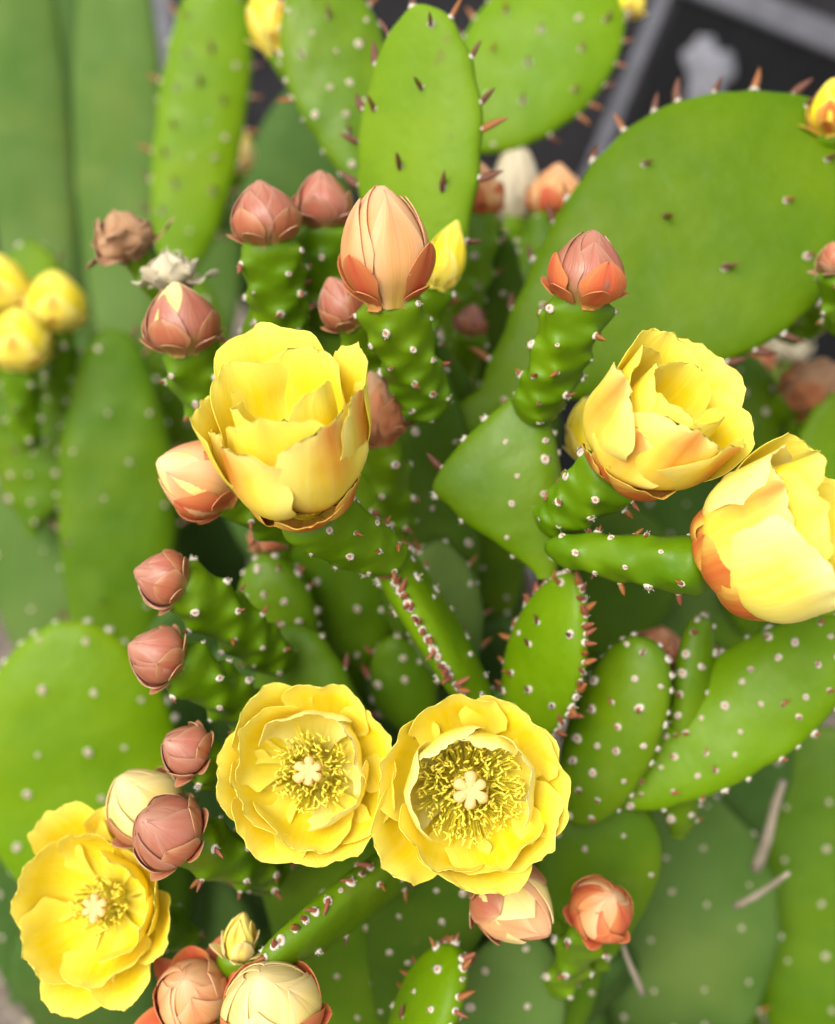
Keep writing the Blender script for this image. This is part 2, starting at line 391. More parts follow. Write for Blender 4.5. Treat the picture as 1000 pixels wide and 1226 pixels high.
# ------------------------------------------------------------------ petals (flower-local space, axis +Z)
def sstep(x): x = np.clip(x, 0, 1); return x * x * (3 - 2 * x)
def shell(name, V, Nn, nv, nu, thick, uv, mo, mi_):
    """closed thin blade: outer face grid, inner face grid, rim"""
    O = V.reshape(-1, 3); I = (V + Nn * thick).reshape(-1, 3); n = nv * nu
    F = []; mt = []
    for f in grid_faces(nv, nu, False): F.append(f); mt.append(0)
    for f in grid_faces(nv, nu, False): F.append(tuple(n + i for i in f[::-1])); mt.append(1)
    ring = [k for k in range(nu)] + [i * nu + nu - 1 for i in range(1, nv)] + [(nv - 1) * nu + k for k in range(nu - 2, -1, -1)] + [i * nu for i in range(nv - 2, 0, -1)]
    for a, b in zip(ring, ring[1:] + ring[:1]): F.append((a, n + a, n + b, b)[::-1][::-1]); mt.append(1)
    me = mesh_from(name, np.vstack([O, I]), F, [mo, mi_], np.vstack([uv, uv]), mt)
    ev = np.zeros(len(me.edges) * 2, int); me.edges.foreach_get('vertices', ev); ev = ev.reshape(-1, 2)
    inr = np.zeros(2 * n, bool); inr[ring] = True; inr[[n + k for k in ring]] = True
    me.edges.foreach_set('use_edge_sharp', inr[ev[:, 0]] & inr[ev[:, 1]] & ((ev[:, 0] < n) == (ev[:, 1] < n)))
    me.update()
    return me
def grid_normals(V):
    a = np.gradient(V, axis=0); b = np.gradient(V, axis=1); n = np.cross(a, b); n /= np.linalg.norm(n, axis=-1, keepdims=True) + 1e-12
    return n

def petal(fl, L, W, a0, a1, r0, z0, phi, mo, mi_, seed, flare=0.0, kc=1.0, twist=0.0, ruffle=.05, vm=.62, b=.34, pt=2.3, bendv=.75, name='petal', nu=15, nv=20, thick=.00016, tip=.02, crumple=0.0):
    rs = np.random.RandomState(seed)
    t = np.linspace(0, 1, nv); v = 1 - (1 - t) ** 1.9
    u = np.sin(np.linspace(-1, 1, nu) * math.pi / 2 * .92) / math.sin(math.pi / 2 * .92)
    fv = np.linspace(0, 1, 200)
    ang = np.radians(a0 + (a1 - a0) * sstep(fv / bendv) + flare * np.clip((fv - .68) / .32, 0, 1) ** 1.6)
    R = r0 + np.concatenate([[0], np.cumsum((np.sin(ang[1:]) + np.sin(ang[:-1])) / 2)]) / 199 * L
    Z = z0 + np.concatenate([[0], np.cumsum((np.cos(ang[1:]) + np.cos(ang[:-1])) / 2)]) / 199 * L
    wv = np.where(v < vm, b + (1 - b) * np.sin(math.pi / 2 * np.clip(v / vm, 0, 1)) ** 1.15, np.clip(1 - np.clip((v - vm) / (1 - vm), 0, 1) ** pt, 0, 1) ** (1 / 1.9))
    wv[-1] = .03
    U, VV = np.meshgrid(u, v); VVo = VV.copy()
    Un = U * wv[:, None]
    # ragged, slightly heart-shaped margin
    jag = sum(rs.uniform(-1, 1) * np.sin(Un * f + rs.uniform(0, 6)) for f in (4, 9, 17, 29)) / 3
    VV = VV + VV ** 3 * (jag * .04 + tip * np.exp(-(Un / .2) ** 2))
    sidew = 1 + .06 * np.sin(VV * 9 + rs.uniform(0, 6)) * np.sign(U) + .03 * np.sin(VV * 23 + rs.uniform(0, 6))
    s = U * (W / 2) * wv[:, None] * sidew
    g = lambda arr: np.interp(np.clip(VV, 0, 1), fv, arr) + np.clip(VV - 1, 0, 1) * 0
    a = g(ang); ext = np.clip(VV - 1, 0, 1) * L
    rr = g(R) + ext * np.sin(a); zz = g(Z) + ext * np.cos(a)
    Rc = np.maximum(rr, L * .16) * kc
    q = np.clip(s / Rc, -1.5, 1.5)
    lat = Rc * np.sin(q); inn = Rc * (1 - np.cos(q))
    ph = rs.uniform(0, 6.28, 4)
    ruf = ruffle * W * (np.abs(Un) ** 1.6 * np.sin(VVo * (5 + rs.uniform(0, 3)) + ph[0] + np.sign(U) * 1.3) * .8 + .5 * VVo ** 2 * np.sin(Un * 3.5 + ph[1]) + .35 * VVo ** 3 * np.sin(Un * 8 + ph[2]) + .14 * VVo ** 6 * np.sin(Un * 19 + ph[3]))
    groove = -.008 * W * np.exp(-(Un / .16) ** 2) * VVo
    inn = inn + ruf + groove + lat * math.tan(math.radians(twist))
    r_ = rr - inn * np.cos(a); z_ = zz + inn * np.sin(a)
    V = np.stack([r_, lat, z_], -1)
    if crumple:
        V = V + np.stack([wob(V, seed + i, 90.) for i in range(3)], -1) * crumple * VVo[..., None]
    c, s_ = math.cos(phi), math.sin(phi)
    V = np.stack([V[..., 0] * c - V[..., 1] * s_, V[..., 0] * s_ + V[..., 1] * c, V[..., 2]], -1)
    Nn = grid_normals(V)
    mid = V[nv // 2, nu // 2]; 
    inw = np.array([-mid[0], -mid[1], L * .3])
    if (Nn[nv // 2, nu // 2] @ inw) < 0: Nn = -Nn
    uv = np.stack([(U + 1) / 2, np.clip(VVo, 0, 1)], -1).reshape(-1, 2)
    link(name, shell(name, V, Nn, nv, nu, thick, uv, mo, mi_), fl, Matrix.Identity(4))

def stamens(fl, size, seed, n=150, spread=.42, h=.34, base_r=.2, z0=.0, lean=.55):
    r = random.Random(seed); V = []; F = []; mi = []
    for i in range(n):
        a = r.uniform(0, 6.283); q = math.sqrt(r.uniform(.03, 1))
        top = Vector((math.cos(a) * q * spread, math.sin(a) * q * spread, h * r.uniform(.5, 1.12) * (1 - .1 * q) + .16 * q * q)) * size
        a2 = a + r.uniform(-.4, .4)
        bot = Vector((math.cos(a) * base_r * (.5 + .6 * q), math.sin(a) * base_r * (.5 + .6 * q), z0 + .05)) * size
        midp = (top + bot) / 2 + Vector((math.cos(a), math.sin(a), 0)) * size * .05 * r.uniform(-.5, 1)
        b0 = len(V); fr = .0075 * size
        for p in (bot, midp, top):
            for kk in range(3): V.append(p + Vector((math.cos(kk * 2.094), math.sin(kk * 2.094), 0)) * fr)
        for j in range(2):
            for kk in range(3): F.append((b0 + j * 3 + kk, b0 + j * 3 + (kk + 1) % 3, b0 + j * 3 + 3 + (kk + 1) % 3, b0 + j * 3 + 3 + kk)); mi.append(0)
        d = Vector((r.uniform(-1, 1), r.uniform(-1, 1), r.uniform(-.1, .7))).normalized(); l = size * r.uniform(.022, .05)
        s1 = d.cross(Vector((.2, .1, 1))).normalized() * size * .0092; s2 = d.cross(s1).normalized() * size * .0092
        bend_ = Vector((r.uniform(-1, 1), r.uniform(-1, 1), r.uniform(-1, 1))) * l * .35
        b0 = len(V)
        V.append(top - d * l + bend_)
        for e in (-.5, .5):
            for kk in range(4): V.append(top + d * l * e + s1 * math.cos(kk * 1.571) + s2 * math.sin(kk * 1.571))
        V.append(top + d * l + bend_)
        for kk in range(4):
            F.append((b0, b0 + 1 + (kk + 1) % 4, b0 + 1 + kk)); F.append((b0 + 1 + kk, b0 + 1 + (kk + 1) % 4, b0 + 5 + (kk + 1) % 4, b0 + 5 + kk)); F.append((b0 + 9, b0 + 5 + kk, b0 + 5 + (kk + 1) % 4)); mi += [1, 1, 1]
    o = link('stamens', mesh_from('stamens', V, F, [FILAM, ANTHER], mi=mi), fl, Matrix.Identity(4)); o['kind'] = 'stuff'

def stigma(fl, size, seed, h=.42, R=.125, lobes=6):
    rs = random.Random(seed); ns = lobes * 8; V = []; F = []
    rings = [(.12, -.8), (.55, -.5), (1.0, 0), (.95, .22), (.7, .42), (.35, .34), (.1, .26)]
    offs = [rs.uniform(-.12, .12) for _ in range(lobes)]; ls = [rs.uniform(.85, 1.15) for _ in range(lobes)]
    for q, z in rings:
        for k_ in range(ns):
            a = 2 * math.pi * k_ / ns; li = int(k_ / 8) % lobes
            lob = abs(math.cos(lobes * a / 2 - lobes * math.pi / ns * 8 / 2)) if False else abs(math.sin(lobes * a / 2))
            rad = R * q * (1 - (1 - lob ** .34) * .5 * min(1, q * 1.2)) * (1 + (ls[li] - 1) * q)
            aa = a + offs[li] * q * lob
            V.append((rad * math.cos(aa) * size, rad * math.sin(aa) * size, (h + z * R * .8 + .25 * R * q * lob) * size))
    for i in range(len(rings) - 1):
        for k_ in range(ns): F.append((i * ns + k_, i * ns + (k_ + 1) % ns, (i + 1) * ns + (k_ + 1) % ns, (i + 1) * ns + k_))
    F.append(tuple((len(rings) - 1) * ns + i for i in range(ns)))
    link('stigma', mesh_from('stigma', V, F, [STIG]), fl, Matrix.Identity(4))
    V = []; F = []
    for i in range(4):
        z = i / 3 * h * .93
        for k_ in range(8): V.append((math.cos(k_ * .785) * .035 * size, math.sin(k_ * .785) * .035 * size, z * size))
    F = grid_faces(4, 8, True)
    link('style', mesh_from('style', V, F, [STIG]), fl, Matrix.Identity(4))

def receptacle(name, plant, M, R, depth, m, label, bowl=False):
    """small cup that the petals grow from: the flower's own mesh"""
    prof = [(.25, -.9), (.6, -.6), (1.0, -.25), (1.6, -.05), (2.05, .25), (2.1, .3), (1.6, .05), (1.0, -.1), (.4, -.15), (.05, -.15)] if bowl else [(.25, -.9), (.7, -.6), (1.0, 0), (.93, .22), (.8, .12), (.4, -.12), (.05, -.15)]
    V = []; ns = 20
    for q, z in prof:
        for k_ in range(ns): V.append((R * q * math.cos(k_ * 2 * math.pi / ns), R * q * math.sin(k_ * 2 * math.pi / ns), depth * z))
    F = grid_faces(len(prof), ns, True); F.append(tuple(range(ns - 1, -1, -1))); F.append(tuple((len(prof) - 1) * ns + i for i in range(ns)))
    o = link(name, mesh_from(name, V, F, [m]), plant, Matrix.Translation(-plant.location) @ M)
    if label: o['label'] = label
    return o

def flower(plant, label, at, axis, size, whorls, base, seed, roll=0.0, ov=(.006, .013), n_ar=14, st=None, sg=None, rr=.2, hi=True, ovkw=None):
    M = frame(at, axis, Vector(RT)) @ Matrix.Rotation(roll, 4, 'Z')
    fl = receptacle('flower', plant, M, rr * size, size * .12, FILAM, label, bowl=bool(sg))
    r = random.Random(seed)
    for wi, wh in enumerate(whorls):
        if 'P' in wh:
            for i, (pd, L_, W_, a0_, a1_, fl_, r0_, mo_) in enumerate(wh['P']):
                sep_ = mo_ is SEPAL
                petal(fl, L_ * size, W_ * size, a0_, a1_, r0_ * size, (-.05 if sep_ else (.16 - r0_) * .3) * size, math.radians(pd), mo_, SEPAL if sep_ else (PET_PALE if mo_ is PET_PALE else PET_IN), seed * 100 + i, flare=fl_, twist=r.uniform(-8, 8), ruffle=.05 if sep_ else .065, vm=.45 if sep_ else .62, b=.6 if sep_ else .34, pt=2.3 if sep_ else 3.3, name='sepal' if sep_ else 'petal', nu=17, nv=24, tip=.012)
            continue
        n = wh['n']; ph0 = wh.get('ph', r.uniform(0, 6.28)); pd = wh.get('list')
        for i in range(n):
            jt = wh.get('jit', 1.0)
            petal(fl, wh['L'] * size * (1 + jt * r.uniform(-.08, .08)), wh['W'] * size * (1 + jt * r.uniform(-.1, .1)), wh['a0'] + jt * r.uniform(-4, 4), wh['a1'] + jt * r.uniform(-9, 9),
                  wh['r0'] * size, wh.get('z0', 0) * size + i * .0004, ph0 + 2 * math.pi * i / n + jt * r.uniform(-.13, .13), wh['mo'], wh.get('mi', PET_IN), seed * 100 + wi * 20 + i,
                  flare=wh.get('fl', 0) + jt * r.uniform(-12, 12), kc=wh.get('kc', 1.0), twist=wh.get('tw', 9), ruffle=wh.get('ru', .06), vm=wh.get('vm', .62), b=wh.get('b', .34), pt=wh.get('pt', 2.3),
                  name=wh.get('name', 'petal'), bendv=wh.get('bv', .75), nu=17 if hi else 9, nv=24 if hi else 12, tip=wh.get('tip', .012))
    if st: stamens(fl, size, seed, **st)
    if sg: stigma(fl, size, seed, **sg)
    if base is not None:
        bl = M.inverted() @ Vector(base)
        ovary(fl, bl, ov[0], ov[1], n_ar, seed, hi=hi, top=-.0025, **(ovkw or {}))
    return fl

# ------------------------------------------------------------------ buds: overlapping scales on an egg
def bud(plant, label, at, axis, R, H, layers, base, seed, roll=0.0, ov=(.005, .010), n_ar=10, core=None, name='bud', point=.75, crumple=0.0, hi=True, ovkw=None, shoulder=1.0):
    """layers: list of (count, reach 0..1, half width rad, material, offset, tip lift)"""
    M = frame(at, axis, Vector(RT)) @ Matrix.Rotation(roll, 4, 'Z')
    def egg(t):                                    # t 0 base .. 1 apex -> radius, height
        rad = R * np.sin(math.pi * np.clip(t, 0, 1) ** (.72 * shoulder)) ** point
        rad = np.maximum(rad, R * .45 * np.clip(1 - t * 6, 0, 1))
        return rad, H * (t - .04)
    nv, nu = 18, 20
    tt = np.linspace(0, .985, nv); rad, hh = egg(tt)
    V = [(rad[i] * .95 * math.cos(k_ * 2 * math.pi / nu), rad[i] * .95 * math.sin(k_ * 2 * math.pi / nu), hh[i]) for i in range(nv) for k_ in range(nu)]
    F = grid_faces(nv, nu, True); F.append(tuple(range(nu - 1, -1, -1))); F.append(tuple((nv - 1) * nu + i for i in range(nu)))
    uvc = [(k_ / nu, tt[i]) for i in range(nv) for k_ in range(nu)]
    o = link(name, mesh_from(name, V, F, [core or layers[0][3]], uvc), plant, Matrix.Translation(-plant.location) @ M)
    if label: o['label'] = label
    r = random.Random(seed * 3 + 2)
    for li, (n, reach, hwid, m, off, lift) in enumerate(layers):
        ph0 = r.uniform(0, 6.28)
        for i in range(n):
            rs = np.random.RandomState(seed * 50 + li * 10 + i)
            nv_, nu_ = (14, 11) if hi else (9, 7)
            t = np.linspace(0, 1, nv_); v = 1 - (1 - t) ** 1.4
            u = np.linspace(-1, 1, nu_)
            U, VV = np.meshgrid(u, v)
            rch = min(.99, reach * (1 + r.uniform(-.1, .08)))
            wv = np.where(v < .5, .75 + .25 * np.sin(math.pi * v), np.clip(1 - np.clip((v - .5) / .5, 0, 1) ** 1.6, 0, 1) ** .75); wv[-1] = .03
            T = VV * rch
            rd, hz = egg(T)
            ph = ph0 + 2 * math.pi * i / n + r.uniform(-.18, .18) + U * hwid * wv[:, None] * (1 + .04 * np.sin(VV * 14 + i))
            lf = lift * (1 + r.uniform(-.5, .9))
            rd = rd + off + lf * np.clip((VV - .45) / .55, 0, 1) ** 2 + .0007 * U * np.sin(math.pi * VV) - .0004 * np.exp(-(U / .15) ** 2)
            X = np.stack([rd * np.cos(ph), rd * np.sin(ph), hz - off * .3], -1)
            if crumple: X = X + np.stack([wob(X, seed + 3 * i + a_, 110.) for a_ in range(3)], -1) * crumple * (.2 + VV[..., None])
            Nn = grid_normals(X); c = X[nv_ // 2, nu_ // 2]
            if Nn[nv_ // 2, nu_ // 2] @ np.array([c[0], c[1], 0]) > 0: Nn = -Nn
            uv = np.stack([(U + 1) / 2, VV], -1).reshape(-1, 2)
            link('bud_scale', shell('bud_scale', X, Nn, nv_, nu_, .0003, uv, m, m), o, Matrix.Identity(4))
    if base is not None:
        ovary(o, M.inverted() @ Vector(base), ov[0], ov[1], n_ar, seed, hi=hi, **(ovkw or {}))
    return o

# ------------------------------------------------------------------ ground, wall
def structure(o): o['kind'] = 'structure'; return o
SOIL, n_, out_ = mat('soil')
tc = N(n_, 'ShaderNodeTexCoord'); a_ = N(n_, 'ShaderNodeTexNoise', Scale=9.0, Detail=8.0); n_.links.new(tc.outputs['Object'], a_.inputs['Vector'])
v_ = N(n_, 'ShaderNodeTexVoronoi', Scale=70.0); n_.links.new(tc.outputs['Object'], v_.inputs['Vector'])
c_ = mixc(n_, ramp(n_, a_.outputs[0], [(.35, 0.0), (.65, 1.0)]), (.10, .075, .055), (.24, .19, .15))
c_ = mixc(n_, ramp(n_, v_.outputs[0], [(.1, .5), (.5, 0.0)]), c_, (.32, .27, .22))
p_ = N(n_, 'ShaderNodeBsdfPrincipled', Roughness=.9); n_.links.new(c_, p_.inputs['Base Color'])
b_ = N(n_, 'ShaderNodeBump', Strength=.8, Distance=.01); n_.links.new(v_.outputs[0], b_.inputs['Height']); n_.links.new(b_.outputs[0], p_.inputs['Normal']); n_.links.new(p_.outputs[0], out_.inputs[0])
gx = np.concatenate([[-60, -12, -4], np.linspace(-2, 2, 41), [4, 12, 60]])
GX, GY = np.meshgrid(gx, gx + 1)
GZ = np.where(np.abs(GX) < 3, .012 * np.sin(GX * 9 + GY * 4) + .010 * np.sin(GY * 13 - GX * 5), 0) - .02
structure(link('ground', mesh_from('ground', np.stack([GX, GY, GZ], -1).reshape(-1, 3), grid_faces(len(gx), len(gx), False), [SOIL])))

def box_mesh(name, sx, sy, sz, m, bev=.003):
    import bmesh
    bm = bmesh.new(); bmesh.ops.create_cube(bm, size=1.0)
    for v in bm.verts: v.co = Vector((v.co.x * sx, v.co.y * sy, v.co.z * sz))
    bmesh.ops.bevel(bm, geom=bm.edges[:], offset=min(bev, sx * .2, sy * .2, sz * .2), segments=2, affect='EDGES')
    me = bpy.data.meshes.new(name); bm.to_mesh(me); bm.free(); me.materials.append(m)
    return me
def tag(o, label, cat, group=None):
    o['label'] = label; o['category'] = cat
    if group: o['group'] = group
    return o
RENDER = plain('dark_render', (.022, .021, .023), .9, .3, 14, .1)
wall = link('garden_wall', box_mesh('garden_wall', 7.0, .14, 1.6, RENDER, .01)); wall.location = (.6, 2.35, .78)
tag(wall, 'dark grey rendered garden wall behind the cactus clump', 'wall')

# black board with a pale frame, leaning askew behind the big round pad
FRAME = plain('grey_frame', (.09, .09, .10), .6, .2, 40, .15); BLACK = plain('black_board', (.005, .005, .0055), .7, .2, 30, .08); BLOTCH = plain('pale_blotch', (.15, .15, .165), .9, .3, 60)
bd = 1.25
c0 = P(804, -35, bd); xa = (P(1000, 45, bd) - P(890, 0, bd)).normalized(); ya = (P(790, 0, bd) - P(710, 200, bd)).normalized()
nrm_ = xa.cross(ya).normalized(); ya = nrm_.cross(xa)
MB_ = Matrix((xa, ya, nrm_)).transposed().to_4x4(); MB_.translation = c0
board = bpy.data.objects.new('framed_board', None); COL.objects.link(board); board.location = c0
tag(board, 'black board in a pale grey frame leaning askew behind the cactus', 'board')
def bpart(name, x0, x1, y0, y1, z0, z1, m):
    o = link(name, box_mesh(name, x1 - x0, y1 - y0, z1 - z0, m, .002), board)
    o.matrix_local = Matrix.Translation(-board.location) @ MB_ @ Matrix.Translation(((x0 + x1) / 2, (y0 + y1) / 2, (z0 + z1) / 2)); return o
BW, BH = .62, .72
bpart('panel', .02, BW - .02, -BH + .02, -.02, -.012, .0, BLACK)
bpart('frame_rail', -.006, .010, -BH, .012, -.018, .010, FRAME); bpart('frame_rail', BW - .022, BW + .014, -BH, .012, -.018, .010, FRAME)
bpart('frame_rail', .0125, BW - .0225, -.022, .012, -.018, .0105, FRAME); bpart('frame_rail', .0225, BW - .0225, -BH, -BH + .035, -.018, .0105, FRAME)
bl = P(846, 88, bd) - c0; bx, by = bl.dot(xa), bl.dot(ya)
V = []; nb = 40
for q, zz in ((1.0, .0), (.93, .005), (.6, .009), (.2, .010)):
    for k_ in range(nb):
        a = 2 * math.pi * k_ / nb; rad = q * (1 + .16 * math.sin(3 * a + 1) + .12 * math.sin(5 * a) + .07 * math.sin(9 * a + 2))
        V.append((rad * .027 * math.cos(a), rad * .043 * math.sin(a), zz + .0004))
F = grid_faces(4, nb, True); F.append(tuple(3 * nb + i for i in range(nb)))
o = link('paint_splash', mesh_from('paint_splash', V, F, [BLOTCH]), board, Matrix.Translation(-board.location) @ MB_ @ Matrix.Translation((bx, by, 0)) @ Matrix.Rotation(.3, 4, 'Z'))
o['label'] = 'pale grey splash of paint on the black board'
# ------------------------------------------------------------------ plants
def plant(label, foot, group=None):
    o = bpy.data.objects.new('prickly_pear_cactus', None); COL.objects.link(o)
    o.location = (foot.x, foot.y, 0)
    return tag(o, label, 'cactus', group or 'prickly pear plants growing in one clump')
def trunk(pl, top, seed, w=.07, m=None, jit=.04):
    """older woody pads carrying the plant down to the soil"""
    r = random.Random(seed); top = Vector(top); n = max(1, round(top.z / .17)); cur = Vector((pl.location.x, pl.location.y, -.03))
    for i in range(n):
        t = (i + 1) / n
        nx = Vector((pl.location.x, pl.location.y, 0)).lerp(top, t) + (Vector((r.uniform(-jit, jit), r.uniform(-jit, jit), 0)) if t < 1 else Vector())
        nx.z = top.z * t
        e = (nx - cur).normalized() * .02
        pad(pl, cur - e, nx + e, w * r.uniform(.85, 1.15), Vector((r.uniform(-.7, .7), -1, .2)), thick=.024, m=m or G_BLUED, rows=0, seed=seed + i, hi=False, neck=.4, lump=.003)
        cur = nx
def below(p, dx=0, dy=.05): return Vector((p.x + dx, p.y + dy, 0))

# whorl presets -------------------------------------------------------
PET_PALE = petal_mat('petal_pale', YB, (.95, .81, .09), (.94, .86, .34), trans=.28, rough=.62, e0=.1)
O_, M_, I_, S_, W_ = PET_OUT, PET_MID, PET_IN, SEPAL, PET_PALE
STARRY = [dict(P=[(50, .95, 1.1, 84, 28, 2, .19, M_), (100, .95, .95, 84, 26, 0, .19, O_), (160, .95, 1.0, 84, 26, 0, .19, O_), (215, 1.06, .95, 88, 28, 6, .2, O_), (275, .97, 1.15, 84, 26, 2, .19, M_), (325, .95, 1.0, 84, 24, 0, .19, O_), (5, .97, 1.1, 84, 26, 4, .19, M_),
    (118, .92, .84, 80, 0, -45, .17, W_), (80, .9, .84, 80, -2, -48, .16, W_), (15, .96, .95, 80, 0, -36, .17, W_), (180, .96, .95, 80, 0, -30, .17, W_), (240, .95, 1.0, 80, 14, -14, .17, I_), (300, .95, 1.0, 80, 14, -16, .17, I_), (130, .62, .5, 94, 34, 0, .23, S_), (250, .62, .5, 94, 34, 0, .23, S_)])]
SAUCER = [dict(P=[(20, .98, 1.0, 84, 28, 0, .19, M_), (75, 1.02, 1.0, 84, 24, 4, .19, M_), (130, 1.05, 1.0, 84, 24, 4, .19, M_), (185, 1.0, 1.0, 84, 30, 6, .19, O_), (235, 1.02, 1.0, 84, 28, 4, .19, O_), (285, 1.02, 1.1, 84, 28, 2, .19, O_), (335, 1.0, 1.0, 84, 28, 2, .19, O_),
    (95, .98, 1.1, 80, 4, -26, .17, W_), (150, .98, 1.05, 80, 16, -4, .17, I_), (205, .95, 1.0, 80, 18, -4, .17, I_), (265, .95, 1.1, 80, 16, -6, .17, I_), (320, .92, 1.0, 80, 2, -26, .17, W_), (30, .92, .95, 80, 2, -28, .17, W_), (260, .62, .6, 94, 36, 0, .23, S_)])]
BOWL = [dict(P=[(118, 1.25, .95, 90, 36, 10, .2, I_), (78, 1.18, .8, 90, 34, 6, .2, M_), (255, 1.2, .8, 90, 38, 6, .2, I_), (292, 1.15, .75, 90, 36, 10, .2, M_), (340, 1.06, .8, 88, 26, 0, .2, O_),
    (20, 1.05, 1.05, 84, 16, 0, .18, I_), (90, 1.08, 1.1, 84, 14, 4, .18, I_), (160, 1.12, 1.15, 84, 20, 4, .18, I_), (220, 1.1, 1.05, 84, 18, 4, .18, I_), (285, 1.08, 1.1, 84, 14, 0, .18, I_), (50, .95, .9, 80, 4, -8, .17, I_), (330, .98, 1.0, 80, 6, -8, .17, I_)])]
TULIP = [dict(P=[(100, 1.36, 1.04, 50, 6, 8, .15, O_), (135, 1.18, 0.88, 48, 0, 4, .13, I_), (62, 1.20, 0.88, 48, 0, 2, .13, I_), (176, 1.10, .94, 58, 2, 6, .16, M_), (27, 1.26, 0.69, 56, 6, 12, .16, M_),
    (-8, 1.11, 0.79, 60, 4, 8, .17, O_), (226, 1.04, 1.06, 66, 0, 3, .17, O_), (312, 1.09, 1.01, 64, 0, 4, .17, O_), (266, 1.13, 1.01, 54, -3, 0, .14, M_), (205, 1.00, 0.69, 42, -6, 0, .11, I_), (336, 1.11, 0.63, 42, -4, 4, .11, I_),
    (272, 0.87, 0.67, 36, -6, -4, .09, I_), (285, .44, .66, 96, 36, 34, .17, S_), (335, .52, .48, 88, 20, 0, .18, S_), (200, .45, .5, 88, 15, 0, .18, S_)])]
GOBLET = [dict(P=[(55, 1.18, .98, 68, 18, 24, .15, M_), (100, 1.1, .98, 62, 4, 6, .14, M_), (142, 1.02, .92, 62, -3, 0, .13, I_), (188, .98, .95, 76, -2, 0, .17, O_), (232, .76, .82, 80, -2, 0, .18, O_), (272, 1.0, .95, 68, -6, 0, .15, O_),
    (318, 1.02, .9, 72, 2, 6, .16, O_), (8, 1.04, .85, 70, 8, 10, .16, M_), (250, .94, .75, 54, -10, 0, .11, I_), (330, .96, .72, 54, -8, 0, .11, I_), (75, 1.0, .72, 50, -8, 0, .10, I_), (165, .96, .7, 50, -9, 0, .10, I_),
    (275, .50, .76, 96, 26, 16, .18, S_), (228, .4, .42, 92, 20, 10, .19, S_), (205, .34, .36, 96, 40, 0, .2, S_)])]
SIDE = [dict(P=[(95, 1.10, .98, 66, 2, 4, .15, M_), (135, 1.0, .98, 70, 0, 2, .16, W_), (186, .98, 1.0, 74, -4, 0, .17, O_), (250, 1.04, .98, 74, 3, 4, .17, W_), (212, 1.1, .9, 62, -5, 0, .14, M_), (300, 1.08, .92, 66, 2, 5, .15, M_), (20, 1.1, .92, 64, 2, 5, .15, M_),
    (158, 1.14, .82, 54, -6, 5, .11, I_), (40, 1.1, .8, 54, -6, 5, .11, I_), (285, 1.1, .8, 54, -6, 5, .11, I_), (228, .55, .6, 90, 12, 0, .185, S_), (150, .5, .5, 90, 8, 0, .185, S_), (275, .6, .6, 90, 16, 4, .185, S_), (190, .34, .4, 94, 30, 0, .2, S_)])]
def lay(m1, m2, m3, lift=.0015): return [(3, .99, 1.0, m3, .0001, .0000), (4, .90, .9, m2, .0005, lift * .25), (4, .62, .72, m1, .0010, lift * .6), (5, .27, .42, m1, .0016, lift * 1.3)]
ST = dict(n=170, spread=.40, h=.36)
SG = dict(h=.46, R=.155)

# --- rhomboid pad with two cupped flowers and a pink bud (right of centre)
A = plant('cactus stem with a small diamond-shaped pad carrying two cupped yellow flowers and a pink bud', below(P(655, 690, .40)))
pad(A, P(615, 905, .405), P(686, 690, .380), .034, D(-.72, .1, .62), m=G_BRIGHT, rows=.013, spike=.9, sp_len=.006, rim=44, rim_spike=.9, rim_set=BUDLETS, seed=31, k=1.1, label='upright bright green pad fringed with brown leaf spikes', sp_dir=(.1, 0, 1), thick=.011)
q_ = mm(1, .385)
pad(A, P(655, 692, .388), P(629, 468, .385), 70 * 2 * q_, D(-.1, .15, 1), m=G_YOUNG, rows=.013, rim=14, rim_spike=.1, seed=32, thick=.014, outline=[(0, 10 * q_, 10 * q_), (.12, 26 * q_, 20 * q_), (.3, 78 * q_, 26 * q_), (.55, 124 * q_, 28 * q_), (.72, 92 * q_, 26 * q_), (.9, 38 * q_, 18 * q_), (1, 12 * q_, 8 * q_)], label='small diamond-shaped green pad dotted with areoles', bump=.0008)
flower(A, 'cupped yellow flower with rust-red outer tips above a tuberculate green ovary', P(745, 556, .345), D(.45, .62, .6), .0388, GOBLET, P(652, 632, .372), 3, roll=.0, ov=(.006, .0135), n_ar=15)
flower(A, 'pale yellow cupped flower turned sideways on a long smooth green ovary', P(857, 676, .335), D(.74, .40, .45), .0418, SIDE, P(655, 655, .362), 4, roll=.0, ov=(.006, .0145), n_ar=14, ovkw=dict(bump=.0014, bow=.05))
bud(A, 'tight pink bud on a green ovary in front of the big round pad', P(697, 362, .355), D(.12, .93, .3), .0120, .0245, lay(B_CORAL, B_PINK, B_PINK, .002), P(632, 505, .385), 5, ov=(.006, .0125), n_ar=17)
trunk(A, P(608, 915, .42), 300)

# --- big round smooth pad
Bp = plant('cactus with one big smooth round pad edged with sparse brown spikes', below(P(560, 600, .5)))
pad(Bp, P(552, 508, .445), P(1015, 138, .435), .103, D(-.12, .1, 1), m=G_BIG, rows=.034, spike=1, sp_len=.0094, rim=27, rim_spike=.95, seed=41, k=1.55, q=.72, thick=.014, bump=.0, ar=.0018, label='big round smooth bright green pad', sp_dir=(-.6, 0, .5), lump=.0008, side=.10)
pad(Bp, P(600, 760, .52), P(550, 490, .45), .05, D(.1, 0, 1), m=G_MID, rows=.02, seed=42)
trunk(Bp, P(600, 770, .52), 310)
bud(Bp, 'small brown bud beside the big round pad', P(1004, 325, .40), D(-.3, .8, .3), .006, .012, lay(B_DRY, B_RUST, B_RUST), P(1010, 400, .42), 45, n_ar=5)

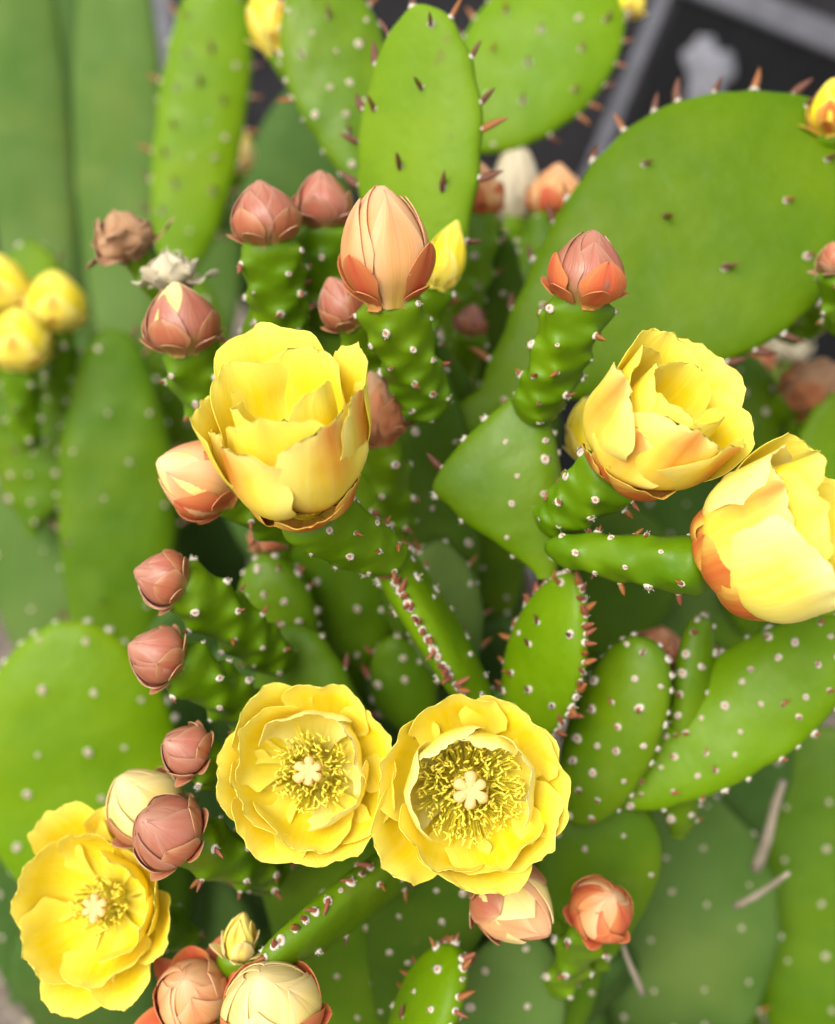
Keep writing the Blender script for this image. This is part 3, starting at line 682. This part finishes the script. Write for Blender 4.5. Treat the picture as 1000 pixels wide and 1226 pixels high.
# --- centre: cupped flower on an edge-on pad studded with leaflets
Cp = plant('cactus stem seen edge-on, studded with red leaflets below a yellow cupped flower', below(P(560, 850, .42)))
pad(Cp, P(590, 870, .41), P(448, 628, .385), .046, D(1, .55, .18), m=G_BRIGHT, rows=.014, spike=.3, rim=66, rim_spike=.85, rim_set=BUDLETS, sp_len=.0058, seed=51, thick=.015, k=1.1, q=.5, faces=(1, -1), ar=.0018, label='narrow pad seen edge-on with a dense fringe of red leaflets')
flower(Cp, 'cupped yellow flower with broad smooth petals rising over the edge-on pad', P(366, 602, .340), D(-.16, .80, .56), .0405, TULIP, P(478, 672, .375), 7, roll=.0, ov=(.009, .0160), n_ar=15, st=dict(n=90, spread=.26, h=.5), sg=None, ovkw=dict(bump=.001))
trunk(Cp, P(592, 880, .415), 320)

# --- lower middle: two open flowers facing the lens
Dp = plant('cactus with two wide open yellow flowers side by side and a row of pink buds', below(P(400, 1150, .47)))
pad(Dp, P(430, 1290, .46), P(352, 748, .425), .062, D(-.25, .2, 1), m=G_MID, rows=.021, rim=16, rim_spike=.3, seed=61, k=1.1, q=.5, thick=.02, bump=.0012)
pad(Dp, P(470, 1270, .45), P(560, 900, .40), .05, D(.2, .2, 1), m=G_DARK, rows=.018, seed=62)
flower(Dp, 'shallow open yellow flower with sparse stamens and a pale lobed stigma', P(378, 922, .366), D(-.05, .2, 1), .0322, SAUCER, P(380, 990, .425), 11, roll=.0, ov=(.006, .012), st=dict(n=260, spread=.40, h=.34), sg=SG, n_ar=8)
flower(Dp, 'open yellow flower with a peach star-shaped stigma in a ring of olive stamens', P(560, 938, .360), D(.02, .10, 1), .0354, STARRY, P(560, 985, .41), 12, roll=.0, ov=(.006, .012), st=dict(n=420, spread=.50, h=.3), sg=dict(h=.4, R=.165), n_ar=8)
PK = lay(B_RUST, B_PINK, B_PINK, .0012)
bud(Dp, 'topmost pink bud of the row of buds', P(218, 700, .365), D(-.85, .30, .35), .0088, .0175, PK, P(335, 800, .415), 13, ov=(.008, .012), n_ar=16)
bud(Dp, 'pink bud second from the top of the row', P(212, 793, .362), D(-.8, .38, .45), .0092, .0185, PK, P(330, 880, .41), 14, ov=(.008, .011), n_ar=14)
bud(Dp, 'small pink bud third from the top of the row', P(238, 905, .358), D(-.6, .45, .6), .0080, .0155, PK, P(330, 960, .41), 15, ov=(.008, .010), n_ar=10)
bud(Dp, 'large pink bud beside the wide yellow flower', P(220, 1005, .352), D(-.5, .5, .65), .0112, .0215, PK, P(330, 1050, .41), 16, ov=(.008, .012), n_ar=12)
bud(Dp, 'swollen cream bud half hidden behind a pink bud', P(190, 985, .375), D(-.4, .75, .5), .0125, .026, lay(B_RUST, B_CREAM, B_CREAM), P(330, 1060, .42), 17, ov=(.008, .011), n_ar=6)
flower(Dp, 'wide open bright yellow flower with reflexed outer petals', P(134, 1078, .385), D(-.1, .2, 1), .0300, BOWL, P(230, 1130, .42), 18, roll=.0, ov=(.007, .011), st=dict(n=170, spread=.32, h=.36), sg=dict(h=.5, R=.16), n_ar=6)
pad(Dp, P(520, 1010, .405), P(318, 1150, .352), .026, D(.55, -.5, .55), m=G_YOUNG, rows=.014, spike=.4, rim=30, rim_spike=.9, rim_set=BUDLETS, sp_len=.0055, seed=63, k=1.05, q=.5, faces=(1, -1), label='thin young pad with leaflets along its edge')
bud(Dp, 'orange bud with spreading pointed scales below the wide flower', P(235, 1200, .372), D(-.05, .7, .7), .0115, .021, lay(B_CORAL, B_PEACH, B_PEACH, .005), P(270, 1290, .42), 19, ov=(.008, .011), n_ar=6)
bud(Dp, 'swollen cream and orange bud beside the orange one', P(332, 1232, .352), D(-.12, .8, .5), .0155, .029, lay(B_CORAL, B_CREAM, B_CREAM, .002), P(370, 1330, .40), 20, ov=(.008, .013), n_ar=8)
bud(Dp, 'pink and cream bud pointing down from under the open flower', P(584, 1052, .372), D(.62, -.42, .55), .0130, .030, lay(B_RUST, B_CREAM, B_PEACH, .002), P(540, 1000, .41), 21, ov=(.007, .011), n_ar=6)
bud(Dp, 'narrow mustard yellow sepal bud beside the thin young pad', P(284, 1146, .37), D(.15, .95, .2), .005, .018, lay(B_CREAM, PET_OUT, PET_OUT), P(320, 1230, .42), 22, n_ar=4)
trunk(Dp, P(445, 1290, .46), 330)

# --- upper left of centre: cluster of buds around a tulip-shaped one
Ep = plant('cactus bearing a cluster of pink buds round one peach tulip-shaped bud', below(P(440, 800, .5)))
pad(Ep, P(440, 800, .47), P(330, 330, .425), .058, D(-.1, .2, 1), m=G_MID, rows=.020, rim=12, rim_spike=.1, seed=71, k=1.05, q=.5, thick=.02, bump=.0014)
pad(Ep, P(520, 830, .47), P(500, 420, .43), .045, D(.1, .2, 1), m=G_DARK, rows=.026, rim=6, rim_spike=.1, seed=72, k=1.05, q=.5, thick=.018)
bud(Ep, 'tall peach tulip-shaped bud with coral outer scales', P(465, 360, .358), D(-.06, .92, .33), .0142, .0385, [(4, .99, .7, B_PEACH, .0002, .001), (4, .93, .6, B_PEACH, .0008, .001), (4, .52, .5, B_CORAL, .0015, .0022), (4, .2, .4, B_CORAL, .0022, .002)], P(520, 500, .395), 23, ov=(.0065, .0125), n_ar=20, shoulder=1.15, point=.7)
bud(Ep, 'larger of two pink buds close beside the tulip-shaped bud', P(322, 290, .385), D(-.12, .92, .3), .0113, .0225, PK, P(345, 430, .42), 24, ov=(.008, .013), n_ar=18)
bud(Ep, 'pale pink bud close against the tulip-shaped bud', P(388, 272, .405), D(-.05, .95, .25), .0100, .0215, lay(B_PINK, B_PINK, B_PINK), P(390, 400, .43), 25, ov=(.008, .012), n_ar=12)
bud(Ep, 'rust pink bud under a scrap of dried cream petals', P(222, 418, .385), D(-.08, .92, .35), .0122, .0250, lay(B_RUST, B_PINK, B_CREAM), P(280, 540, .43), 26, ov=(.008, .012), n_ar=14)
bud(Ep, 'small pink bud tucked below the tulip-shaped bud', P(424, 388, .385), D(-.45, .82, .3), .0085, .0195, PK, P(490, 470, .42), 27, ov=(.006, .009), n_ar=9)
bud(Ep, 'withered rusty flower head behind the cupped yellow flower', P(455, 528, .395), D(-.12, .95, .2), .0095, .0270, lay(B_RUSTDRY, B_RUSTDRY, B_DRY, .003), P(480, 640, .43), 28, ov=(.006, .010), n_ar=8, crumple=.0012)
bud(Ep, 'half-open peach bud leaning out from behind the cupped yellow flower', P(278, 588, .372), D(-.88, .36, .3), .0130, .0285, lay(B_CORAL, B_PEACH, B_CREAM, .001), P(360, 640, .41), 29, ov=(.008, .012), n_ar=6, shoulder=1.1)
bud(Ep, 'withered brown papery flower on a thin stalk', P(160, 306, .43), D(-.4, .8, .35), .0105, .0190, lay(B_DRY, B_DRY, B_DRY, .004), P(250, 420, .46), 30, ov=(.005, .007), n_ar=6, crumple=.0022)
bud(Ep, 'scrap of dried cream petals on top of a rust pink bud', P(206, 342, .41), D(-.1, .95, .2), .0085, .0130, lay(B_PALE, B_PALE, B_PALE, .004), P(240, 430, .43), 31, ov=(.004, .006), n_ar=4, crumple=.0022)
bud(Ep, 'blurred dull red bud in the shade below the cupped flower', P(325, 660, .45), D(-.1, .9, .2), .008, .017, PK, P(350, 730, .46), 32, n_ar=5, hi=False)
pad(Ep, P(350, 810, .45), P(318, 668, .435), .030, D(-.2, .2, 1), m=G_YOUNG, rows=.011, spike=.3, sp_len=.004, face_set=BUDLETS, rim=12, rim_spike=.3, rim_set=BUDLETS, seed=73, bump=.0016, k=1.1, q=.5)
pad(Ep, P(500, 880, .46), P(468, 765, .45), .026, D(-.1, .2, 1), m=G_MID, rows=.02, rim=9, rim_spike=.9, rim_set=BUDLETS, sp_len=.006, seed=74, k=1.0, q=.5)
pad(Ep, P(420, 880, .48), P(395, 770, .47), .034, D(.2, .2, 1), m=G_MID, rows=.018, rim=8, rim_spike=.6, rim_set=BUDLETS, seed=75, k=1.0, q=.5)
pad(Ep, P(545, 820, .45), P(520, 650, .435), .030, D(.3, .2, 1), m=G_BLUE, rows=.016, rim=10, rim_spike=.5, seed=76, k=1.0, q=.5)
trunk(Ep, P(470, 810, .475), 340)

# --- top centre: pale upright pad and its neighbours
Fp = plant('cactus with a pale upright pad fringed with brown spikes at its top', below(P(520, 500, .55)))
pad(Fp, P(492, 420, .425), P(508, 8, .405), .050, D(-.42, .12, .9), m=G_PALE, rows=.028, spike=1, sp_len=.0095, rim=15, rim_spike=.9, seed=81, k=1.3, q=.5, thick=.013, bump=.0, label='pale green upright pad with scattered brown spikes', sp_dir=(-.2, 0, 1), lump=.0006)
pad(Fp, P(556, 180, .53), P(722, -40, .53), .070, D(-.1, .1, 1), m=G_BRIGHT, rows=.022, spike=.8, sp_len=.008, rim=20, rim_spike=.7, seed=82, k=1.1, q=.55, label='round bright green pad leaning out behind the pale one')
pad(Fp, P(452, 250, .49), P(372, -40, .49), .046, D(.1, .1, 1), m=G_YOUNG, rows=.014, spike=.4, rim=20, rim_spike=.4, seed=83, bump=.0016, label='knobbly green pad behind the pale one')
pad(Fp, P(505, 700, .52), P(495, 390, .43), .055, D(.1, .2, 1), m=G_DARK, rows=.02, seed=84)
bud(Fp, 'closed yellow flower at the top of the knobbly pad', P(336, 62, .52), D(-.15, .95, .2), .0125, .036, lay(PET_OUT, PET_IN, PET_IN), P(400, 150, .52), 33, n_ar=6, hi=False, shoulder=1.1)
bud(Fp, 'slim closed yellow flower beside the tulip-shaped bud', P(524, 342, .405), D(.28, .9, .2), .0065, .026, lay(PET_OUT, PET_IN, PET_IN, .0), P(505, 420, .42), 34, ov=(.004, .006), n_ar=4)
bud(Fp, 'tiny yellow flower on the rim of the round pad behind', P(748, 18, .53), D(.3, .9, .2), .007, .016, lay(PET_OUT, PET_IN, PET_IN), P(730, 40, .53), 35, n_ar=2, ov=(.003, .005), hi=False)
trunk(Fp, P(505, 710, .52), 350)

# --- behind: dark ovary with blurred orange buds
Gp = plant('cactus with two blurred orange buds and a pale dried bloom behind the big pad', below(P(560, 560, .58)))
bud(Gp, 'blurred orange bud beside the pale upright pad', P(572, 258, .47), D(.02, .95, .2), .0098, .0235, lay(B_CORAL, B_PEACH, B_PEACH), P(545, 410, .48), 36, ov=(.008, .013), n_ar=14)
bud(Gp, 'blurred orange bud against the edge of the big round pad', P(664, 262, .52), D(.05, .95, .2), .0130, .027, lay(B_CORAL, B_PEACH, B_PEACH), P(610, 420, .5), 37, ov=(.008, .015), n_ar=14)
bud(Gp, 'pale grey dried bloom between two orange buds', P(618, 262, .54), D(-.03, .97, .2), .0105, .044, lay(B_PALE, B_PALE, B_PALE, .001), P(600, 400, .51), 38, ov=(.007, .009), n_ar=6, hi=False)
pad(Gp, P(570, 600, .55), P(590, 270, .48), .040, D(.1, .1, 1), m=G_DARK, rows=.020, rim=8, rim_spike=.1, seed=91, bump=.0016, k=1.1, q=.5)
bud(Gp, 'small blurred pink bud in the gap beside the big pad', P(560, 400, .47), D(.2, .9, .2), .006, .014, PK, P(555, 470, .5), 39, n_ar=4, hi=False)
trunk(Gp, P(570, 610, .55), 360)

# --- right: bright pad crowded with areoles
Hp = plant('cactus with a bright green pad crowded with orange-tipped areoles below the sideways flower', below(P(800, 1000, .5)))
pad(Hp, P(735, 960, .415), P(1030, 752, .395), .040, D(-.2, .5, 1), m=G_BRIGHT, rows=.0092, spike=.45, sp_len=.004, rim=24, rim_spike=.5, rim_set=BUDLETS, face_set=BUDLETS, seed=101, k=1.1, q=.5, thick=.013, label='bright green pad crowded with areoles', bump=.0017, lump=.0026)
bud(Hp, 'withered rusty bud behind the long green ovary', P(788, 790, .43), D(.05, .9, .3), .0095, .0145, lay(B_RUSTDRY, B_RUST, B_RUST, .003), P(780, 850, .435), 40, ov=(.008, .009), n_ar=8, crumple=.001)
pad(Hp, P(690, 985, .41), P(775, 770, .395), .030, D(-.45, .2, 1), m=G_YOUNG, rows=.0095, spike=.4, sp_len=.004, rim=22, rim_spike=.4, rim_set=BUDLETS, face_set=BUDLETS, seed=104, k=1.1, q=.42, thick=.013, bump=.0026, lump=.003, label='narrow spotted pad under the withered rusty bud')
pad(Hp, P(810, 1000, .43), P(838, 742, .405), .024, D(.75, .2, .6), m=G_YOUNG, rim=22, rim_spike=.6, rim_set=BUDLETS, bump=.0018, rows=.011, spike=.3, sp_len=.004, seed=102, k=1.1, q=.45)
pad(Hp, P(720, 1160, .43), P(715, 930, .42), .05, D(.1, .2, 1), m=G_MID, rows=.016, seed=103)
trunk(Hp, P(720, 1165, .475), 370)

# --- lower right: dull grey-green pads
Ip = plant('cactus with a broad dull grey-green pad behind a round orange bud', below(P(820, 1200, .6)))
pad(Ip, P(812, 1300, .55), P(795, 935, .53), .104, D(-.1, .2, 1), m=G_BLUE, rows=.026, seed=111, k=1.15, q=.5, thick=.016, label='broad dull grey-green pad', ar=.0014, rim=10, rim_spike=.3)
pad(Ip, P(985, 1300, .57), P(985, 870, .55), .080, D(-.3, .2, 1), m=G_MID, rows=.03, seed=112, k=1.1, q=.45, label='plain green pad beside the broad dull one', rim=12, rim_spike=.3)
pad(Ip, P(860, 1060, .56), P(905, 830, .54), .052, D(.1, .2, 1), m=G_BLUED, rows=.03, seed=113, label='dark green pad standing behind')
bud(Ip, 'round orange bud in front of the dull grey-green pad', P(712, 1098, .385), D(.22, .65, .7), .0105, .0185, lay(B_CORAL, B_CORAL, B_PEACH, .0012), P(668, 1190, .43), 41, ov=(.006, .010), n_ar=9)
pad(Ip, P(640, 1290, .46), P(668, 1010, .445), .05, D(.1, .2, 1), m=G_MID, rows=.018, seed=114, k=1.1, q=.45)
trunk(Ip, P(800, 1290, .50), 380)

# --- bottom centre
Jp = plant('low cactus with a narrow bright pad fringed with orange leaflets below the open flowers', below(P(520, 1290, .5)))
pad(Jp, P(470, 1290, .385), P(548, 1138, .385), .034, D(-.85, .35, .35), m=G_BRIGHT, rows=.014, spike=.6, rim=22, rim_spike=.8, rim_set=BUDLETS, sp_len=.006, seed=121, k=1.0, q=.5, faces=(1, -1), label='narrow bright green pad with orange leaflets along its rim')
pad(Jp, P(555, 1330, .44), P(640, 1118, .43), .050, D(.1, .3, 1), m=G_BLUE, rows=.02, seed=122, k=1.0, q=.5)
pad(Jp, P(425, 1330, .47), P(412, 1080, .46), .034, D(-.2, .2, 1), m=G_BLUE, rows=.02, seed=123, k=1.1, q=.5)
pad(Jp, P(505, 1330, .52), P(480, 1080, .52), .06, D(.1, .2, 1), m=G_BLUED, rows=0, seed=124, k=1.1, q=.5)
trunk(Jp, P(500, 1335, .47), 390)

# --- left: bright round pad
Kp = plant('cactus with a big rounded bright green pad behind the wide open flower', below(P(100, 1060, .55)))
pad(Kp, P(100, 1090, .52), P(86, 745, .505), .094, D(.1, .35, 1), m=G_BRIGHT, rows=.026, rim=30, rim_spike=.15, seed=131, k=1.0, q=.5, thick=.02, label='glossy round bright green pad', ar=.0019)
pad(Kp, P(20, 1200, .6), P(10, 860, .58), .05, D(.2, .2, 1), m=G_BLUED, rows=.03, seed=132)
trunk(Kp, P(100, 1095, .485), 400)

# --- left middle, out of focus
Lp = plant('out-of-focus cactus with three round yellow blooms close together', below(P(120, 800, .68)))
pad(Lp, P(150, 860, .62), P(135, 395, .58), .062, D(.1, .2, 1), m=G_MID, rows=.028, ar=.0014, spike=.3, rim=20, rim_spike=.3, seed=141, k=1.05, q=.45, bump=.002, thick=.022)
pad(Lp, P(60, 850, .66), P(30, 540, .64), .060, D(-.1, .2, 1), m=G_BLUE, rows=.03, seed=142)
pad(Lp, P(40, 640, .62), P(40, 430, .60), .058, D(-.2, .2, 1), m=G_MID, rows=.016, rim=14, rim_spike=.3, seed=143, bump=.002, spike=.2)
pad(Lp, P(30, 480, .6), P(36, 290, .62), .045, D(-.2, .2, 1), m=G_YOUNG, rows=.018, rim=12, rim_spike=.3, seed=144, bump=.0015)
for i, (x, y, d, nm) in enumerate(((2, 372, .57, 'topmost of three blurred yellow blooms'), (68, 392, .57, 'blurred yellow bloom standing apart from the other two'), (24, 438, .555, 'lowest of three blurred yellow blooms'))):
    bud(Lp, nm, P(x, y, d), D(.03 * i, .95, .25), .0150, .031, lay(PET_OUT, PET_IN, PET_IN, .0015), P(x + 10, y + 100, d + .03), 42 + i, ov=(.008, .011), n_ar=8, hi=False, point=.6)
trunk(Lp, P(110, 850, .63), 410)

# --- far upper left: tall grey-green pads
Mp = plant('tall blurred cactus of long plain grey-green pads without spikes', below(P(100, 500, .95)))
pad(Mp, P(58, 460, .86), P(14, -120, .86), .066, D(.1, .2, 1), m=G_BLUE, rows=0, seed=151, k=1.0, q=.35, thick=.02, label='long blurred grey-green pad, outermost of the two')
pad(Mp, P(152, 440, .80), P(134, -110, .80), .068, D(-.1, .2, 1), m=G_BLUE, rows=0, seed=152, k=1.0, q=.35, thick=.02, label='long blurred grey-green pad')
pad(Mp, P(330, 420, .82), P(372, 98, .80), .085, D(.1, .2, 1), m=G_BLUED, rows=0, seed=154, k=1.0, q=.5, thick=.02, label='dark green pad behind the bud cluster')
pad(Mp, P(230, 480, .80), P(262, 220, .76), .05, D(.1, .2, 1), m=G_BLUE, rows=0, seed=155, k=1.0, q=.5)
bud(Mp, 'blurred pale cream bud on a thin stalk', P(282, 205, .72), D(.25, .95, .2), .0095, .028, lay(B_CREAM, B_CREAM, PET_IN), P(255, 270, .76), 47, n_ar=3, hi=False)
pad(Mp, P(110, 480, .98), P(80, -60, .98), .11, D(.1, .2, 1), m=G_BLUED, rows=0, seed=157, k=1.0, q=.4, label='dark pad seen in the gap between the two long pads')
trunk(Mp, P(130, 440, .82), 420, w=.11)
Np = plant('slim yellow-green cactus stem with brown spikes beside the tall grey-green pads', below(P(230, 420, .75)))
pad(Np, P(212, 330, .64), P(272, -60, .62), .050, D(.1, .2, 1), m=G_BRIGHT, rows=.02, spike=.8, sp_len=.008, rim=20, rim_spike=.8, seed=153, k=1.0, q=.4, thick=.016, label='slim bright green pad')
pad(Np, P(240, 600, .66), P(216, 310, .64), .05, D(.1, .2, 1), m=G_MID, rows=.02, seed=156)
trunk(Np, P(240, 605, .66), 430)

# --- right middle background
Op = plant('blurred cactus with withered orange-brown flowers behind the cupped flowers', below(P(900, 700, .7)))
pad(Op, P(800, 800, .62), P(845, 500, .58), .085, D(.1, .2, 1), m=G_BLUE, rows=.03, seed=161, k=1.0, q=.5)
pad(Op, P(985, 760, .54), P(1000, 470, .52), .05, D(.1, .2, 1), m=G_BRIGHT, rows=.025, seed=162, k=1.0, q=.5)
pad(Op, P(900, 760, .60), P(920, 480, .57), .05, D(.1, .2, 1), m=G_MID, rows=.025, seed=163, k=1.0, q=.5, bump=.0015)
bud(Op, 'withered brown flower lying on the blurred pads', P(945, 478, .53), D(.65, .5, .3), .0115, .0290, lay(B_RUSTDRY, B_DRY, B_DRY, .003), P(915, 520, .56), 48, n_ar=4, crumple=.002, hi=False)
bud(Op, 'blurred orange bud below the withered brown flower', P(958, 502, .54), D(0, .9, .3), .0075, .0150, lay(B_CORAL, B_CORAL, B_CORAL), P(950, 560, .55), 49, n_ar=3, hi=False)
bud(Op, 'blurred orange bud beside the withered brown flower', P(908, 445, .58), D(0, .9, .3), .0075, .0150, lay(B_PEACH, B_CORAL, B_PEACH), P(912, 520, .58), 50, n_ar=3, hi=False)
bud(Op, 'pale grey dried bloom behind the withered brown flower', P(938, 432, .62), D(.05, .95, .3), .0120, .022, lay(B_PALE, B_PALE, B_PALE, .003), P(925, 520, .6), 51, n_ar=3, crumple=.002, hi=False)
pad(Op, P(925, 560, .545), P(880, 420, .54), .03, D(.1, .2, 1), m=G_MID, rows=.02, seed=164)
bud(Op, 'blurred yellow flower half hidden behind the cupped flower', P(706, 548, .41), D(-.1, .95, .1), .007, .024, lay(PET_OUT, PET_IN, PET_IN), P(720, 600, .42), 52, n_ar=2, ov=(.004, .006))
bud(Op, 'yellow bloom on the rim of the big round pad', P(1000, 160, .43), D(-.1, .95, .2), .0095, .022, lay(SEPAL, PET_IN, PET_IN), P(1010, 220, .45), 53, n_ar=4)
bud(Op, None, P(1035, 345, .46), D(-.1, .95, .2), .008, .018, PK, P(925, 400, .49), 54, n_ar=22, ov=(.006, .0175), ovkw=dict(bow=.02))
trunk(Op, P(850, 800, .62), 440)

# --- shaded pads deep inside the clump
r = random.Random(5)
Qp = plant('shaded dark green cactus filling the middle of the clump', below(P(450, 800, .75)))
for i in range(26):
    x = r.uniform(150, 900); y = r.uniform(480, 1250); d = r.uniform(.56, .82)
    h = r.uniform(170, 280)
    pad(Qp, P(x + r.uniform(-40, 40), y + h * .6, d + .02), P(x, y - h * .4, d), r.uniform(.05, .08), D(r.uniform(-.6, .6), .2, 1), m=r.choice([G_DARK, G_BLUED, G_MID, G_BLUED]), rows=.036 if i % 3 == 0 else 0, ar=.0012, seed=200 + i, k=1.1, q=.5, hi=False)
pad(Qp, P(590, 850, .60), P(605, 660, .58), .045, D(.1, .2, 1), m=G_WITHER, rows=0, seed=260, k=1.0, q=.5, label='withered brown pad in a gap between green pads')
trunk(Qp, P(450, 900, .7), 450, w=.1)

# ------------------------------------------------------------------ litter on the soil
STRAW = plain('straw', (.27, .225, .16), .8, .3, 60)
V = []; F = []
r = random.Random(9)
for i in range(900):
    p = Vector((r.uniform(-.7, .7), r.uniform(.25, 1.9), r.uniform(.0, .03))); a = r.uniform(0, 6.28); l = r.uniform(.03, .12); wd = r.uniform(.0006, .002)
    d = Vector((math.cos(a), math.sin(a), r.uniform(-.12, .3))) * l; s = Vector((-math.sin(a), math.cos(a), 0)) * wd
    b0 = len(V)
    for q in (0, .5, 1):
        c = p + d * q + Vector((0, 0, .012 * math.sin(q * 3.14)))
        for k_ in range(3): V.append(c + s * math.cos(k_ * 2.094) + Vector((0, 0, wd * math.sin(k_ * 2.094))))
    for j in range(2):
        for k_ in range(3): F.append((b0 + j * 3 + k_, b0 + j * 3 + (k_ + 1) % 3, b0 + j * 3 + 3 + (k_ + 1) % 3, b0 + j * 3 + 3 + k_))
st_ = link('straw_litter', mesh_from('straw_litter', V, F, [STRAW]))
st_['kind'] = 'stuff'; st_['label'] = 'dry pale straw and stalks littering the soil under the cactus'; st_['category'] = 'straw'

# grey post behind the tall pads
pt_ = P(205, 120, 1.6)
post = link('grey_post', box_mesh('grey_post', .034, .034, 1.3, plain('post_grey', (.2, .2, .215), .7, .2, 40), .004)); post.location = (pt_.x, pt_.y, .62); post.rotation_euler = (0, .05, .3)
tag(post, 'pale grey wooden post standing behind the tall blurred pads', 'post')

# dry stalks caught among the pads
def stalk(a, b, w_, label, bow=.025):
    a, b = Vector(a), Vector(b); V = []; n = 9; d = (b - a).normalized(); x = d.cross(Vector((0, 0, 1))).normalized(); y = d.cross(x)
    for i in range(n):
        t = i / (n - 1); c = a.lerp(b, t) + y * bow * (b - a).length * math.sin(math.pi * t) + x * bow * (b - a).length * .4 * math.sin(2 * math.pi * t); q = w_ * (1 - .4 * t) * (1.12 if i in (3, 6) else 1)
        for k_ in range(7): V.append(c + (x * math.cos(k_ * .8976) + y * math.sin(k_ * .8976)) * q)
    F = grid_faces(n, 7, True); F.append(tuple(range(6, -1, -1))); F.append(tuple((n - 1) * 7 + i for i in range(7)))
    tag(link('dry_stalk', mesh_from('dry_stalk', V, F, [STRAW])), label, 'stalk', 'dry stalks caught among the pads')
stalk(P(905, 1040, .50), P(938, 935, .48), .0028, 'thick pale dry stalk with a frayed top beside the dark green pad')
stalk(P(770, 1190, .45), P(742, 1118, .44), .0014, 'thin pale stalk lying against the broad dull grey-green pad')
stalk(P(880, 1085, .47), P(945, 1045, .45), .0016, 'dry stalk slanting between the dull pad and the bright pad')
stalk(P(715, 945, .45), P(765, 995, .47), .0014, 'short pale stalk below the crowded bright pad')
stalk(P(398, 735, .5), P(455, 705, .5), .0012, 'thin dry stalk in the shade beside the edge-on stem')
stalk(P(0, 1180, .62), P(75, 1090, .6), .0030, 'grey dry stalk leaning under the wide open flower')
stalk(P(30, 1226, .6), P(120, 1190, .62), .0024, 'brown dry stalk on the soil under the wide open flower')
